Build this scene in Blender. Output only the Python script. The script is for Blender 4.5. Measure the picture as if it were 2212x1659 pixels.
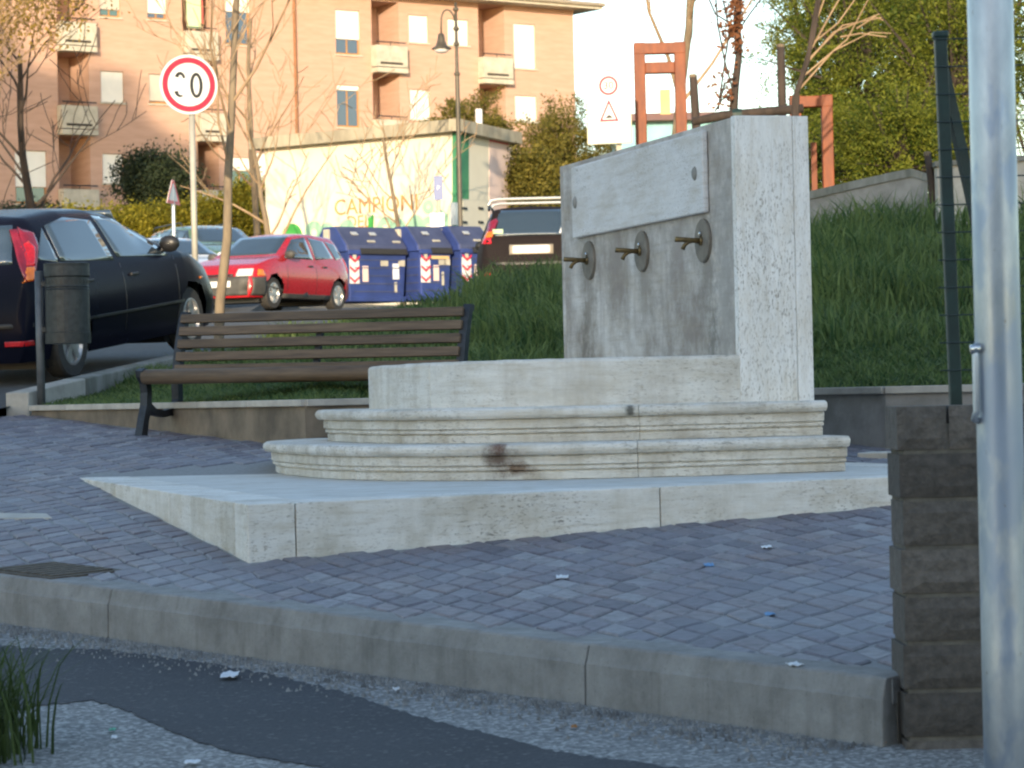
import bpy, bmesh, math, random
import numpy as np
from mathutils import Vector, Matrix
for o in list(bpy.data.objects): bpy.data.objects.remove(o)
SC = bpy.context.scene
COL = SC.collection
R = math.radians
# ------------------------------------------------------------------ camera
FPX, CX, CY = 6200.0, 1106.0, 829.5          # focal length and centre in units of a 2212 px wide picture
CAMZ, PITCH, ROLL = 0.43, math.atan(21.5/6200), 0.0226
cam = bpy.data.cameras.new('Camera'); camo = bpy.data.objects.new('Camera', cam); COL.objects.link(camo)
cam.sensor_width = 36; cam.lens = 36*FPX/2212; cam.clip_start = .5; cam.clip_end = 3000
CM = Matrix.Translation((0, 0, CAMZ)) @ Matrix.Rotation(R(90)+PITCH, 4, 'X') @ Matrix.Rotation(-ROLL, 4, 'Z')
camo.matrix_world = CM
cam.dof.use_dof = True; cam.dof.focus_distance = 14.5; cam.dof.aperture_fstop = 10.5
SC.camera = camo
# ------------------------------------------------------------------ sky, sun, exposure
SUN_EL, SUN_AZ = R(10.5), R(6)               # low sun behind the camera, a little to its left
sdir = Vector((math.sin(SUN_AZ)*math.cos(SUN_EL), math.cos(SUN_AZ)*math.cos(SUN_EL), -math.sin(SUN_EL)))
w = bpy.data.worlds.new('World'); SC.world = w; w.use_nodes = True
nt = w.node_tree; nt.nodes.clear()
sky = nt.nodes.new('ShaderNodeTexSky'); sky.sky_type = 'NISHITA'; sky.sun_disc = False
sky.sun_elevation = SUN_EL; sky.sun_rotation = math.pi+SUN_AZ; sky.altitude = 200; sky.air_density = 1.0; sky.dust_density = 0.7; sky.ozone_density = 1.0
bg = nt.nodes.new('ShaderNodeBackground'); bg.inputs['Strength'].default_value = 0.15
wo = nt.nodes.new('ShaderNodeOutputWorld')
nt.links.new(sky.outputs[0], bg.inputs[0]); nt.links.new(bg.outputs[0], wo.inputs[0])
sl = bpy.data.lights.new('sun', 'SUN'); sl.energy = 2.75; sl.angle = R(0.6); sl.color = (1.0, .80, .55)
so = bpy.data.objects.new('sun', sl); COL.objects.link(so); so.rotation_euler = sdir.to_track_quat('-Z', 'Y').to_euler()
SC.view_settings.view_transform = 'Standard'; SC.view_settings.look = 'None'
SC.view_settings.exposure = 1.42; SC.view_settings.gamma = 1
SC.view_settings.use_curve_mapping = False
SC.render.engine = 'CYCLES'; SC.cycles.max_bounces = 6; SC.cycles.filter_width = 2.2
SC.cycles.transparent_max_bounces = 6; SC.cycles.use_denoising = True
SC.render.resolution_x = 1024; SC.render.resolution_y = 768

# ------------------------------------------------------------------ helpers
RNG = random.Random(7); NR = np.random.default_rng(11)
def U(px, py, Y):                            # the place at distance Y seen at picture point px, py
    d = CM.to_3x3() @ Vector(((px-CX)/FPX, -(py-CY)/FPX, -1.0)); return Vector((0, 0, CAMZ)) + d*(Y/d.y)
def pln(X, Y): return -.251+.0049*(X+1.1)+.0503*(Y-11.8)     # the sloping square
def onplane(px, py, dz=0.0):
    d = CM.to_3x3() @ Vector(((px-CX)/FPX, -(py-CY)/FPX, -1.0)); o = Vector((0, 0, CAMZ))
    # z = c + gx X + gy Y
    c = pln(0, 0)+dz; t = (c-o.z)/(d.z-.0049*d.x-.0503*d.y); return o+d*t
def smooth(t): t = min(1, max(0, t)); return t*t*(3-2*t)
def lerp(a, b, t): return a+(b-a)*t
SY = [-150, -60, 0, 8, 11.8, 20, 23, 25, 27, 40, 51, 62, 75, 92, 113, 160, 400, 1500]
SZ = [-7, -3.2, -.845, -.44, -.25, .16, .34, .55, .75, 1.55, 2.0, 2.33, 2.8, 4.6, 6.5, 8.5, 12, 16]
def S(Y): return float(np.interp(Y, SY, SZ))
PMX = {}
class MB:
    def __init__(s): s.v = []; s.f = []; s.M = None
    def add(s, vs, fs):
        n = len(s.v)
        for p in vs:
            p = Vector(p); s.v.append(tuple(s.M @ p) if s.M else tuple(p))
        for q in fs: s.f.append([i+n for i in q])
        return s
    def hexa(s, b, t):                       # 4 bottom + 4 top points
        n = len(b); fs = [list(range(n))[::-1], [n+i for i in range(n)]]
        for i in range(n): fs.append([i, (i+1) % n, n+(i+1) % n, n+i])
        return s.add(list(b)+list(t), fs)
    def box(s, c, d, rz=0, M=None):
        x, y, z = (q/2 for q in d); m = Matrix.Translation(c) @ Matrix.Rotation(rz, 4, 'Z')
        if M is not None: m = Matrix.Translation(c) @ M
        P = [(-x, -y), (x, -y), (x, y), (-x, y)]
        return s.hexa([m @ Vector((a, b, -z)) for a, b in P], [m @ Vector((a, b, z)) for a, b in P])
    def prism(s, poly, z0, z1): return s.hexa([(a, b, z0) for a, b in poly], [(a, b, z1) for a, b in poly])
    def bar(s, a, b, w, h, up=(0, 0, 1)):    # rectangular bar from a to b
        a = Vector(a); b = Vector(b); d = (b-a).normalized(); u = Vector(up)
        sx = d.cross(u)
        if sx.length < 1e-4: sx = d.cross(Vector((1, 0, 0)))
        sx.normalize(); u = sx.cross(d).normalized(); sx = sx*w/2; u = u*h/2
        return s.hexa([a-sx-u, a+sx-u, a+sx+u, a-sx+u], [b-sx-u, b+sx-u, b+sx+u, b-sx+u])
    def tube(s, pts, rs, n=8, cap=True):
        pts = [Vector(p) for p in pts]
        if not hasattr(rs, '__len__'): rs = [rs]*len(pts)
        vs = []; fs = []; prev = None
        for i, p in enumerate(pts):
            d = (pts[min(i+1, len(pts)-1)]-pts[max(i-1, 0)]).normalized()
            if prev is None: prev = d.orthogonal().normalized()
            x = (prev-d*prev.dot(d)).normalized(); prev = x; y = d.cross(x)
            for k in range(n):
                a = 2*math.pi*k/n; vs.append(p+(x*math.cos(a)+y*math.sin(a))*rs[i])
        for i in range(len(pts)-1):
            for k in range(n): fs.append([i*n+k, i*n+(k+1) % n, (i+1)*n+(k+1) % n, (i+1)*n+k])
        if cap: fs.append(list(range(n))[::-1]); fs.append([(len(pts)-1)*n+k for k in range(n)])
        return s.add(vs, fs)
    def lathe(s, prof, n=24, M=None):        # profile (r, z)
        m = M or Matrix.Identity(4); vs = []; fs = []
        for r, z in prof:
            for k in range(n):
                a = 2*math.pi*k/n; vs.append(m @ Vector((r*math.cos(a), r*math.sin(a), z)))
        for i in range(len(prof)-1):
            for k in range(n): fs.append([i*n+k, i*n+(k+1) % n, (i+1)*n+(k+1) % n, (i+1)*n+k])
        fs.append(list(range(n))[::-1]); fs.append([(len(prof)-1)*n+k for k in range(n)])
        return s.add(vs, fs)
    def grid(s, rows):                       # rows of points
        n = len(rows[0]); vs = [p for r in rows for p in r]
        return s.add(vs, [[i*n+k, i*n+k+1, (i+1)*n+k+1, (i+1)*n+k] for i in range(len(rows)-1) for k in range(n-1)])
    def build(s, name, mat, parent=None, local=False, smooth=False, bevel=0, seg=2, fix=True):
        me = bpy.data.meshes.new(name); me.from_pydata(s.v, [], s.f)
        if fix and len(s.f) < 20000:
            bm = bmesh.new(); bm.from_mesh(me); bmesh.ops.recalc_face_normals(bm, faces=bm.faces); bm.to_mesh(me); bm.free()
        return link(name, me, mat, parent, local, smooth, bevel, seg)
def link(name, me, mat, parent=None, local=False, smooth=False, bevel=0, seg=2):
    if mat: me.materials.append(mat)
    if smooth: me.polygons.foreach_set('use_smooth', [True]*len(me.polygons))
    o = bpy.data.objects.new(name, me); COL.objects.link(o)
    if parent is not None:
        o.parent = parent
        if not local and parent.name in PMX: o.matrix_parent_inverse = PMX[parent.name].inverted()
    if bevel:
        b = o.modifiers.new('bevel', 'BEVEL'); b.width = bevel; b.segments = seg; b.limit_method = 'ANGLE'; b.angle_limit = R(40)
        if smooth is False and seg > 1: pass
    return o
def tag(o, label, cat, group=None):
    o['label'] = label; o['category'] = cat
    if group: o['group'] = group
    return o
def thing(name, label, cat, loc=(0, 0, 0), rz=0, group=None, M=None):
    o = bpy.data.objects.new(name, None); COL.objects.link(o); o.empty_display_size = .1
    m = M if M is not None else Matrix.Translation(loc) @ Matrix.Rotation(rz, 4, 'Z')
    o.matrix_world = m; PMX[o.name] = m.copy()
    return tag(o, label, cat, group)
def struct(o): o['kind'] = 'structure'; return o
def stuff(o): o['kind'] = 'stuff'; return o
def fastmesh(name, V, F):                    # V (n,3), F (m,k) numpy
    me = bpy.data.meshes.new(name); m, k = F.shape
    me.vertices.add(len(V)); me.vertices.foreach_set('co', V.astype(np.float32).ravel())
    me.loops.add(m*k); me.loops.foreach_set('vertex_index', F.astype(np.int32).ravel())
    me.polygons.add(m); me.polygons.foreach_set('loop_start', np.arange(0, m*k, k, dtype=np.int32))
    me.polygons.foreach_set('loop_total', np.full(m, k, dtype=np.int32))
    me.update(calc_edges=True); return me
def textmesh(mb, s, org, ex, ey, size, depth=.002, align='CENTER'):
    c = bpy.data.curves.new('t', 'FONT'); c.body = s; c.size = size; c.align_x = align; c.extrude = depth; c.resolution_u = 3
    o = bpy.data.objects.new('t', c); COL.objects.link(o)
    dg = bpy.context.evaluated_depsgraph_get(); me = bpy.data.meshes.new_from_object(o.evaluated_get(dg))
    ex = Vector(ex); ey = Vector(ey); ez = ex.cross(ey); org = Vector(org)
    mb.add([org+ex*v.co.x+ey*v.co.y+ez*v.co.z for v in me.vertices], [list(p.vertices) for p in me.polygons])
    bpy.data.objects.remove(o); bpy.data.meshes.remove(me)

# ------------------------------------------------------------------ materials
def newmat(name):
    m = bpy.data.materials.new(name); m.use_nodes = True; t = m.node_tree
    return m, t, t.nodes['Principled BSDF']
def N(t, ty, **kw):
    n = t.nodes.new(ty)
    for k, v in kw.items():
        if k in n.inputs: n.inputs[k].default_value = v
        else: setattr(n, k, v)
    return n
def L(t, a, b): t.links.new(a, b)
def coords(t, scale=(1, 1, 1), rot=(0, 0, 0), kind='Object'):
    tc = N(t, 'ShaderNodeTexCoord'); mp = N(t, 'ShaderNodeMapping'); mp.inputs['Scale'].default_value = scale; mp.inputs['Rotation'].default_value = rot
    L(t, tc.outputs[kind], mp.inputs[0]); return mp.outputs[0]
def noise(t, co, scale, detail=5, rough=.6):
    n = N(t, 'ShaderNodeTexNoise'); n.inputs['Scale'].default_value = scale; n.inputs['Detail'].default_value = detail; n.inputs['Roughness'].default_value = rough
    if co: L(t, co, n.inputs['Vector'])
    return n.outputs['Fac']
def ramp(t, fac, stops):
    r = N(t, 'ShaderNodeValToRGB'); e = r.color_ramp.elements
    while len(e) < len(stops): e.new(.5)
    for q, (p, c) in zip(e, stops): q.position = p; q.color = tuple(c)+(1,) if len(c) == 3 else c
    L(t, fac, r.inputs[0]); return r.outputs[0]
def mix(t, fac, a, b, mode='MIX'):
    m = N(t, 'ShaderNodeMix', data_type='RGBA', blend_type=mode)
    for s, i in ((fac, 0), (a, 6), (b, 7)):
        if hasattr(s, 'is_linked') or hasattr(s, 'links'): L(t, s, m.inputs[i])
        else: m.inputs[i].default_value = s if i == 0 else (tuple(s)+(1,) if len(s) == 3 else s)
    return m.outputs[2]
def bump(t, b, h, strength=.3, dist=.01):
    n = N(t, 'ShaderNodeBump'); n.inputs['Strength'].default_value = strength; n.inputs['Distance'].default_value = dist
    L(t, h, n.inputs['Height']); L(t, n.outputs[0], b.inputs['Normal'])
G3 = lambda g: (g, g, g)
def mat(name, a, b=None, scale=6, rough=.7, metal=0, bmp=0, bscale=None, stretch=(1, 1, 1), coat=0, spec=None, lo=.35, hi=.65, rnd=0):
    m, t, p = newmat(name)
    p.inputs['Roughness'].default_value = rough; p.inputs['Metallic'].default_value = metal
    if coat: p.inputs['Coat Weight'].default_value = coat; p.inputs['Coat Roughness'].default_value = .04
    if spec is not None: p.inputs['Specular IOR Level'].default_value = spec
    if b is None: b = tuple(c*.8 for c in a)
    co = coords(t, stretch); f = noise(t, co, scale)
    c = ramp(t, f, [(lo, b), (hi, a)])
    if rnd:
        oi = N(t, 'ShaderNodeObjectInfo'); mr = N(t, 'ShaderNodeMapRange'); mr.inputs[3].default_value = 1-rnd; mr.inputs[4].default_value = 1+rnd
        L(t, oi.outputs['Random'], mr.inputs[0]); c = mix(t, 1.0, c, mr.outputs[0], 'MULTIPLY')
    L(t, c, p.inputs['Base Color'])
    if bmp: bump(t, p, noise(t, co, bscale or scale*6), bmp)
    return m
def travertine(name, rot=(0, 0, 0), pits=.62, dirt=.5, base=(.68, .655, .61), grime=(.33, .30, .25), spots=(), amt=.6, dripa=.42):
    m, t, p = newmat(name); p.inputs['Roughness'].default_value = .78; p.inputs['Specular IOR Level'].default_value = .3
    oi = N(t, 'ShaderNodeObjectInfo'); sh_ = N(t, 'ShaderNodeVectorMath', operation='SCALE'); sh_.inputs[0].default_value = (3.1, 5.7, 2.3); L(t, oi.outputs['Random'], sh_.inputs['Scale'])
    def shf(v): q = N(t, 'ShaderNodeVectorMath', operation='ADD'); L(t, v, q.inputs[0]); L(t, sh_.outputs[0], q.inputs[1]); return q.outputs[0]
    co = shf(coords(t, (1, 1, 1), rot)); wo_ = shf(coords(t))
    def st(sc): q = N(t, 'ShaderNodeMapping'); q.inputs['Scale'].default_value = sc; L(t, co, q.inputs[0]); return q.outputs[0]
    vein = noise(t, st((2.2, 2.2, 26)), 1.2, 8, .7); fine = noise(t, st((26, 26, 80)), 1.6, 5, .65); cav = noise(t, st((6.5, 6.5, 30)), 1.9, 6, .7); big = noise(t, wo_, 2.1, 6, .68)
    c = ramp(t, vein, [(.30, tuple(x*k for x, k in zip(base, (.76, .72, .66)))), (.46, tuple(x*.93 for x in base)), (.66, tuple(min(.9, x*1.04) for x in base))])
    q = N(t, 'ShaderNodeMapping'); q.inputs['Scale'].default_value = (5, 5, .7); L(t, wo_, q.inputs[0]); drip = noise(t, q.outputs[0], 1.5, 5, .6)
    c = mix(t, ramp(t, drip, [(.5, G3(0)), (.72, G3(dripa))]), c, grime)
    c = mix(t, ramp(t, big, [(dirt, G3(0)), (dirt+.22, G3(amt))]), c, grime)
    br = ramp(t, noise(t, wo_, 1.3, 4), [(.38, G3(.12)), (.64, G3(1))])
    def gate(f, a, w_): k = N(t, 'ShaderNodeMath', operation='MULTIPLY'); L(t, ramp(t, f, [(a, G3(0)), (a+w_, G3(1))]), k.inputs[0]); L(t, br, k.inputs[1]); return k.outputs[0]
    g1 = gate(fine, pits+.005, .10); g2 = gate(cav, pits+.075, .06)
    c = mix(t, g1, c, (.30, .26, .22)); c = mix(t, g2, c, (.18, .155, .13))
    c = mix(t, ramp(t, noise(t, st((1.5, 1.5, 4)), 1.6, 7, .72), [(.46, G3(0)), (.66, G3(.5))]), c, tuple(x*k for x, k in zip(base, (.72, .66, .56))))
    for (pos, rad, col, zst) in spots:       # stains with a place and outline of their own
        tc = N(t, 'ShaderNodeTexCoord'); vm = N(t, 'ShaderNodeVectorMath', operation='SUBTRACT'); L(t, tc.outputs['Object'], vm.inputs[0]); vm.inputs[1].default_value = pos
        vs = N(t, 'ShaderNodeVectorMath', operation='MULTIPLY'); L(t, vm.outputs[0], vs.inputs[0]); vs.inputs[1].default_value = (1, 1, zst)
        ln = N(t, 'ShaderNodeVectorMath', operation='LENGTH'); L(t, vs.outputs[0], ln.inputs[0])
        nc = N(t, 'ShaderNodeMath', operation='SUBTRACT'); L(t, noise(t, wo_, 11, 6, .75), nc.inputs[0]); nc.inputs[1].default_value = .5
        ad = N(t, 'ShaderNodeMath', operation='MULTIPLY_ADD'); L(t, nc.outputs[0], ad.inputs[0]); ad.inputs[1].default_value = rad*3.2; L(t, ln.outputs['Value'], ad.inputs[2])
        c = mix(t, ramp(t, ad.outputs[0], [(max(0, rad*.3), G3(.8 if sum(col) < .3 else .68)), (min(1, rad*1.3), G3(0))]), c, col)
    L(t, c, p.inputs['Base Color'])
    h = N(t, 'ShaderNodeMath', operation='SUBTRACT'); L(t, vein, h.inputs[0]); L(t, g2, h.inputs[1]); h2 = N(t, 'ShaderNodeMath', operation='SUBTRACT'); L(t, h.outputs[0], h2.inputs[0]); L(t, g1, h2.inputs[1]); bump(t, p, h2.outputs[0], .5, .006)
    return m
def asphaltmat(name, a, b, fleck, sc=40, fl=.66):
    m, t, p = newmat(name); p.inputs['Roughness'].default_value = .9; co = coords(t)
    c = ramp(t, noise(t, co, sc, 6, .7), [(.34, b), (.66, a)]); c = mix(t, ramp(t, noise(t, co, 2.2, 5, .65), [(.4, G3(0)), (.66, G3(.55))]), c, tuple(x*.62 for x in a))
    v = N(t, 'ShaderNodeTexVoronoi'); v.inputs['Scale'].default_value = 75; L(t, co, v.inputs['Vector']); c = mix(t, ramp(t, v.outputs['Color'], [(fl, G3(0)), (fl+.1, G3(.8))]), c, fleck)
    L(t, c, p.inputs['Base Color']); bump(t, p, v.outputs['Distance'], .6, .006); return m
def kerbmat(name):
    m, t, p = newmat(name); p.inputs['Roughness'].default_value = .92; co = coords(t)
    q = N(t, 'ShaderNodeMapping'); q.inputs['Scale'].default_value = (9, 9, 1.1); L(t, co, q.inputs[0])
    c = ramp(t, noise(t, co, 7, 8, .72), [(.3, (.19, .185, .178)), (.7, (.33, .325, .315))])
    c = mix(t, ramp(t, noise(t, q.outputs[0], 1.4, 6, .7), [(.48, G3(0)), (.75, G3(.6))]), c, (.125, .118, .108)); c = mix(t, ramp(t, noise(t, co, 2.6, 5, .7), [(.6, G3(0)), (.78, G3(.45))]), c, (.105, .105, .07))
    c = mix(t, ramp(t, noise(t, co, 90, 3, .6), [(.62, G3(0)), (.75, G3(.5))]), c, (.10, .10, .09))
    L(t, c, p.inputs['Base Color']); bump(t, p, noise(t, co, 60, 6, .7), .5, .008); return m
def glassmat(name, tint=(.02, .03, .035), rough=.03, spec=.8):
    m, t, p = newmat(name); p.inputs['Base Color'].default_value = tint+(1,); p.inputs['Roughness'].default_value = rough
    p.inputs['IOR'].default_value = 1.9; p.inputs['Specular IOR Level'].default_value = spec
    return m
def paint(name, c, coat=.8, dr=0):
    m, t, p = newmat(name); f = noise(t, coords(t), 3, 4)
    L(t, ramp(t, f, [(.3, tuple(x*.85 for x in c)), (.7, c)]), p.inputs['Base Color'])
    r = noise(t, coords(t), 30, 3); mr = N(t, 'ShaderNodeMapRange'); mr.inputs[3].default_value = .18+dr; mr.inputs[4].default_value = .34+dr; L(t, r, mr.inputs[0]); L(t, mr.outputs[0], p.inputs['Roughness'])
    p.inputs['Specular IOR Level'].default_value = .5 if coat else .3; p.inputs['IOR'].default_value = 1.45 if coat else 1.18; p.inputs['Coat Weight'].default_value = coat; p.inputs['Coat Roughness'].default_value = .05
    return m
def leafmat(name, a, b, trans=.35):
    m, t, p = newmat(name); g = N(t, 'ShaderNodeNewGeometry'); f = N(t, 'ShaderNodeMath', operation='ADD'); n = noise(t, coords(t), 1.3, 2)
    hs = N(t, 'ShaderNodeMath', operation='MULTIPLY'); L(t, g.outputs['Random Per Island'], hs.inputs[0]); hs.inputs[1].default_value = .6
    L(t, hs.outputs[0], f.inputs[0]); L(t, n, f.inputs[1])
    c = ramp(t, f.outputs[0], [(.45, a), (1.0, b)]); L(t, c, p.inputs['Base Color']); p.inputs['Roughness'].default_value = .6
    p.inputs['Specular IOR Level'].default_value = .25
    tr = N(t, 'ShaderNodeBsdfTranslucent'); L(t, c, tr.inputs[0]); mx = N(t, 'ShaderNodeMixShader'); mx.inputs[0].default_value = trans
    out = t.nodes['Material Output']; L(t, p.outputs[0], mx.inputs[1]); L(t, tr.outputs[0], mx.inputs[2]); L(t, mx.outputs[0], out.inputs[0])
    return m
M = {}
M['trav_end'] = travertine('travertine_pitted', rot=(0, R(90), 0), pits=.535, dirt=.6, base=(.86, .845, .82), amt=.3, dripa=.2)
M['trav_plaque'] = travertine('travertine_plaque', pits=.555, dirt=.62, base=(.74, .73, .73), amt=.35, dripa=.06)
M['trav_plinth'] = travertine('travertine_plinth', dirt=.48, pits=.55, base=(.80, .775, .73), dripa=.3, grime=(.36, .31, .22))
M['bronze'] = mat('bronze', (.23, .16, .07), (.12, .09, .05), 30, .45, .8)
M['tile_disc'] = mat('spout_plate_stone', (.22, .19, .155), (.15, .13, .105), 14, .7)
M['concrete'] = mat('kerb_concrete', (.29, .285, .26), (.15, .15, .125), 5, .9, bmp=.35, bscale=60, stretch=(1, 1, .3), rnd=.08)
M['capstone'] = mat('cap_stone', (.52, .49, .43), (.38, .35, .31), 6, .85, bmp=.2, rnd=.08)
M['plaster'] = mat('stained_plaster', (.25, .20, .145), (.12, .098, .073), 3.5, .9, bmp=.3, bscale=30)
M['plaster_grey'] = mat('grey_render', (.36, .34, .32), (.22, .21, .19), 3.5, .9, bmp=.3, bscale=30)
M['asphalt'] = asphaltmat('old_asphalt', (.30, .30, .295), (.09, .092, .095), (.42, .42, .41), 42, .62)
M['asphalt_new'] = asphaltmat('patched_asphalt', (.062, .064, .074), (.038, .041, .048), (.13, .13, .135), 60, .80)
M['kerbstone'] = kerbmat('weathered_kerb')
M['street'] = mat('street_asphalt', (.10, .10, .098), (.06, .06, .06), 12, .9, bmp=.3, bscale=120)
M['mortar'] = mat('paving_joint', (.29, .29, .29), (.21, .208, .205), 40, .95)
M['earth'] = mat('ground_earth', (.14, .13, .07), (.08, .075, .04), 1.5, .95, bmp=.3)
M['turf'] = mat('bank_turf', (.06, .09, .035), (.035, .05, .022), 5, .95, bmp=.6, bscale=40)
M['iron'] = mat('dark_cast_iron', (.035, .042, .055), (.02, .024, .03), 25, .5, .3)
M['wood'] = mat('bench_wood', (.155, .105, .066), (.08, .053, .035), 9, .65, bmp=.15, bscale=30, stretch=(.35, 1, 5), rnd=.15)
M['binmetal'] = mat('bin_metal', (.055, .06, .062), (.035, .038, .04), 20, .5, .5)
M['galv'] = mat('galvanised_steel', (.62, .65, .68), (.36, .40, .46), 5, .42, .75, stretch=(1, 1, .3), lo=.42, hi=.56)
def polemat(name):
    m, t, p = newmat(name); co = coords(t, (1, 1, .45)); p.inputs['Metallic'].default_value = .7
    c = ramp(t, noise(t, co, 6, 7, .7), [(.35, (.40, .43, .47)), (.65, (.62, .65, .67))]); c = mix(t, ramp(t, noise(t, co, 3.1, 5, .6), [(.52, G3(0)), (.555, G3(.8))]), c, (.33, .39, .50)); c = mix(t, ramp(t, noise(t, co, 45, 4, .7), [(.66, G3(0)), (.72, G3(.7))]), c, (.24, .21, .18))
    L(t, c, p.inputs['Base Color']); L(t, ramp(t, noise(t, co, 8, 5), [(.3, G3(.32)), (.7, G3(.55))]), p.inputs['Roughness']); bump(t, p, noise(t, co, 30, 5), .12, .004); return m
M['polesteel'] = polemat('weathered_galvanised_pole')
M['steelpost'] = mat('grey_steel_post', (.13, .14, .155), (.09, .1, .11), 12, .5, .3)
M['signpole'] = mat('sign_pole_steel', (.42, .40, .34), (.34, .32, .27), 6, .6, .2)
M['greenpaint'] = mat('green_paint', (.012, .038, .034), (.008, .022, .02), 12, .5)
M['wire'] = mat('fence_wire', (.05, .07, .07), None, 20, .5, .5)
M['block'] = mat('split_block', (.125, .108, .094), (.075, .066, .058), 38, .95, bmp=.9, bscale=48, rnd=.3)
M['blockmortar'] = mat('wall_mortar', (.16, .145, .12), (.09, .08, .07), 15, .95, bmp=.3)
M['orange'] = mat('orange_painted_timber', (.22, .05, .008), (.14, .03, .006), 5, .6, stretch=(2, 2, .6))
M['bark'] = mat('tree_bark', (.24, .185, .12), (.14, .105, .07), 8, .9, bmp=.5, bscale=40, stretch=(1, 1, .3))
M['barkdark'] = mat('dark_bark', (.06, .043, .034), (.03, .022, .018), 8, .9, bmp=.5, bscale=40, stretch=(1, 1, .3))
M['twig'] = mat('twigs', (.36, .25, .15), (.24, .16, .09), 3, .85)
M['white'] = mat('white_paint', (.78, .78, .77), (.70, .70, .69), 8, .5)
M['signwhite'] = mat('sign_white', (.66, .66, .66), (.62, .62, .62), 3, .4)
M['signred'] = mat('sign_red', (.62, .015, .05), (.5, .012, .04), 4, .4)
M['signblack'] = mat('sign_black', (.02, .022, .02), (.015, .015, .015), 4, .45)
M['signblue'] = mat('sign_blue', (.012, .06, .26), (.01, .05, .22), 4, .4)
M['fade'] = mat('faded_print', (.50, .49, .36), (.42, .41, .30), 4, .6)
M['grass'] = leafmat('grass_blades', (.055, .11, .04), (.20, .26, .085), .45)
M['grassfg'] = leafmat('weed_leaves', (.035, .06, .02), (.075, .11, .03), .3)
M['lamppost'] = mat('dark_lamp_paint', (.10, .085, .06), (.07, .06, .045), 6, .5, .2)
M['conif'] = leafmat('conifer_leaves', (.04, .075, .010), (.19, .205, .025), .4)
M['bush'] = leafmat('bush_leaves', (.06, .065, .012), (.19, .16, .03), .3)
M['hedge'] = leafmat('hedge_leaves', (.14, .14, .012), (.34, .29, .03), .35)
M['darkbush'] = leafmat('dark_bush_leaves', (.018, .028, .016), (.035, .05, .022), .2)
M['yleaf'] = leafmat('yellow_leaves', (.20, .13, .025), (.36, .25, .06), .4)
M['rleaf'] = leafmat('russet_leaves', (.16, .06, .03), (.26, .11, .05), .3)
M['brick'] = mat('facade_brick', (.50, .325, .25), (.44, .28, .21), 1.2, .9, bmp=.1, stretch=(1, 1, 6))
M['balc'] = mat('balcony_concrete', (.50, .47, .39), (.38, .355, .29), 3, .8)
M['shutter'] = mat('roller_shutter', (.78, .77, .72), (.72, .71, .66), 2, .6)
M['shuttergrey'] = mat('grey_roller_shutter', (.50, .47, .40), (.44, .41, .36), 2, .6)
M['frame'] = mat('window_timber', (.45, .22, .07), (.35, .17, .05), 5, .6)
M['glass'] = glassmat('window_glass', (.04, .06, .10), .05)
M['glassg'] = glassmat('green_glass', (.05, .10, .08), .08)
M['dark'] = mat('dark_recess', (.045, .035, .03), (.03, .025, .02), 3, .9)
M['rooftile'] = mat('roof_tiles', (.36, .16, .09), (.26, .11, .06), 6, .9, bmp=.5)
M['gutter'] = mat('gutter_metal', (.42, .36, .28), (.36, .31, .24), 4, .5, .3)
M['pipe'] = mat('copper_downpipe', (.30, .14, .07), (.24, .11, .05), 4, .5, .3)
M['cream'] = mat('cream_render', (.68, .64, .52), (.63, .59, .48), .8, .9, bmp=.1)
M['pink'] = mat('pink_render', (.72, .57, .52), (.66, .51, .46), 1.2, .9)
M['hutgreen'] = mat('green_painted_stripe', (.07, .30, .13), (.03, .17, .09), 1, .7)
M['fascia'] = mat('weathered_fascia', (.40, .36, .27), (.26, .23, .17), 2.5, .9, stretch=(1, 1, .4))
M['graforange'] = mat('orange_graffiti', (.56, .27, .07), (.48, .23, .08), 3, .8)
M['grafmint'] = mat('mint_graffiti', (.30, .50, .36), (.25, .44, .31), 3, .8)
M['grafgreen'] = mat('green_graffiti', (.05, .34, .06), (.04, .24, .05), 3, .8)
M['bluebin'] = mat('blue_bin_shell', (.03, .055, .21), (.022, .04, .15), 3, .5, rnd=.06)
M['bluelid'] = mat('blue_bin_lid', (.06, .072, .14), (.04, .05, .105), 3, .6)
M['rubber'] = mat('black_rubber', (.025, .025, .026), (.015, .015, .016), 20, .8)
M['tyre'] = mat('dusty_tyre', (.045, .042, .038), (.028, .027, .026), 12, .85)
M['rim'] = mat('wheel_rim', (.50, .50, .50), (.36, .36, .36), 12, .35, .7)
M['plastic'] = mat('grey_bumper_plastic', (.07, .068, .062), (.045, .044, .04), 8, .6)
M['lampclear'] = mat('headlamp_lens', (.75, .74, .68), (.6, .6, .55), 25, .15, coat=.6)
M['lampred'] = mat('red_lamp_lens', (.62, .012, .02), (.35, .008, .015), 14, .2, coat=.6)
M['lampdarkred'] = mat('dark_red_lamp_lens', (.24, .012, .03), (.17, .008, .02), 14, .25, coat=.6)
M['lampamber'] = mat('amber_lamp_lens', (.75, .20, .01), (.6, .14, .01), 14, .2, coat=.6)
M['carglass'] = glassmat('car_glass', (.03, .045, .055), .02, .9)
M['trim'] = mat('black_trim', (.02, .02, .021), (.014, .014, .015), 10, .4)
M['chrome'] = mat('bright_trim', (.7, .7, .7), (.6, .6, .6), 5, .15, 1)
M['silver'] = mat('silver_rail', (.66, .66, .62), (.58, .58, .55), 5, .3, .4)
M['p_black'] = paint('blue_black_paint', (.007, .008, .017), .0, -.02)
M['p_red'] = paint('red_paint', (.42, .012, .02), .4)
M['p_white'] = paint('white_car_paint', (.66, .67, .68))
M['p_green'] = paint('green_car_paint', (.10, .17, .085))
M['p_brown'] = paint('dark_brown_paint', (.020, .0155, .016), .0, .3)
M['teal'] = mat('turquoise_panel', (.25, .50, .55), (.20, .42, .47), 2, .7)
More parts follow.
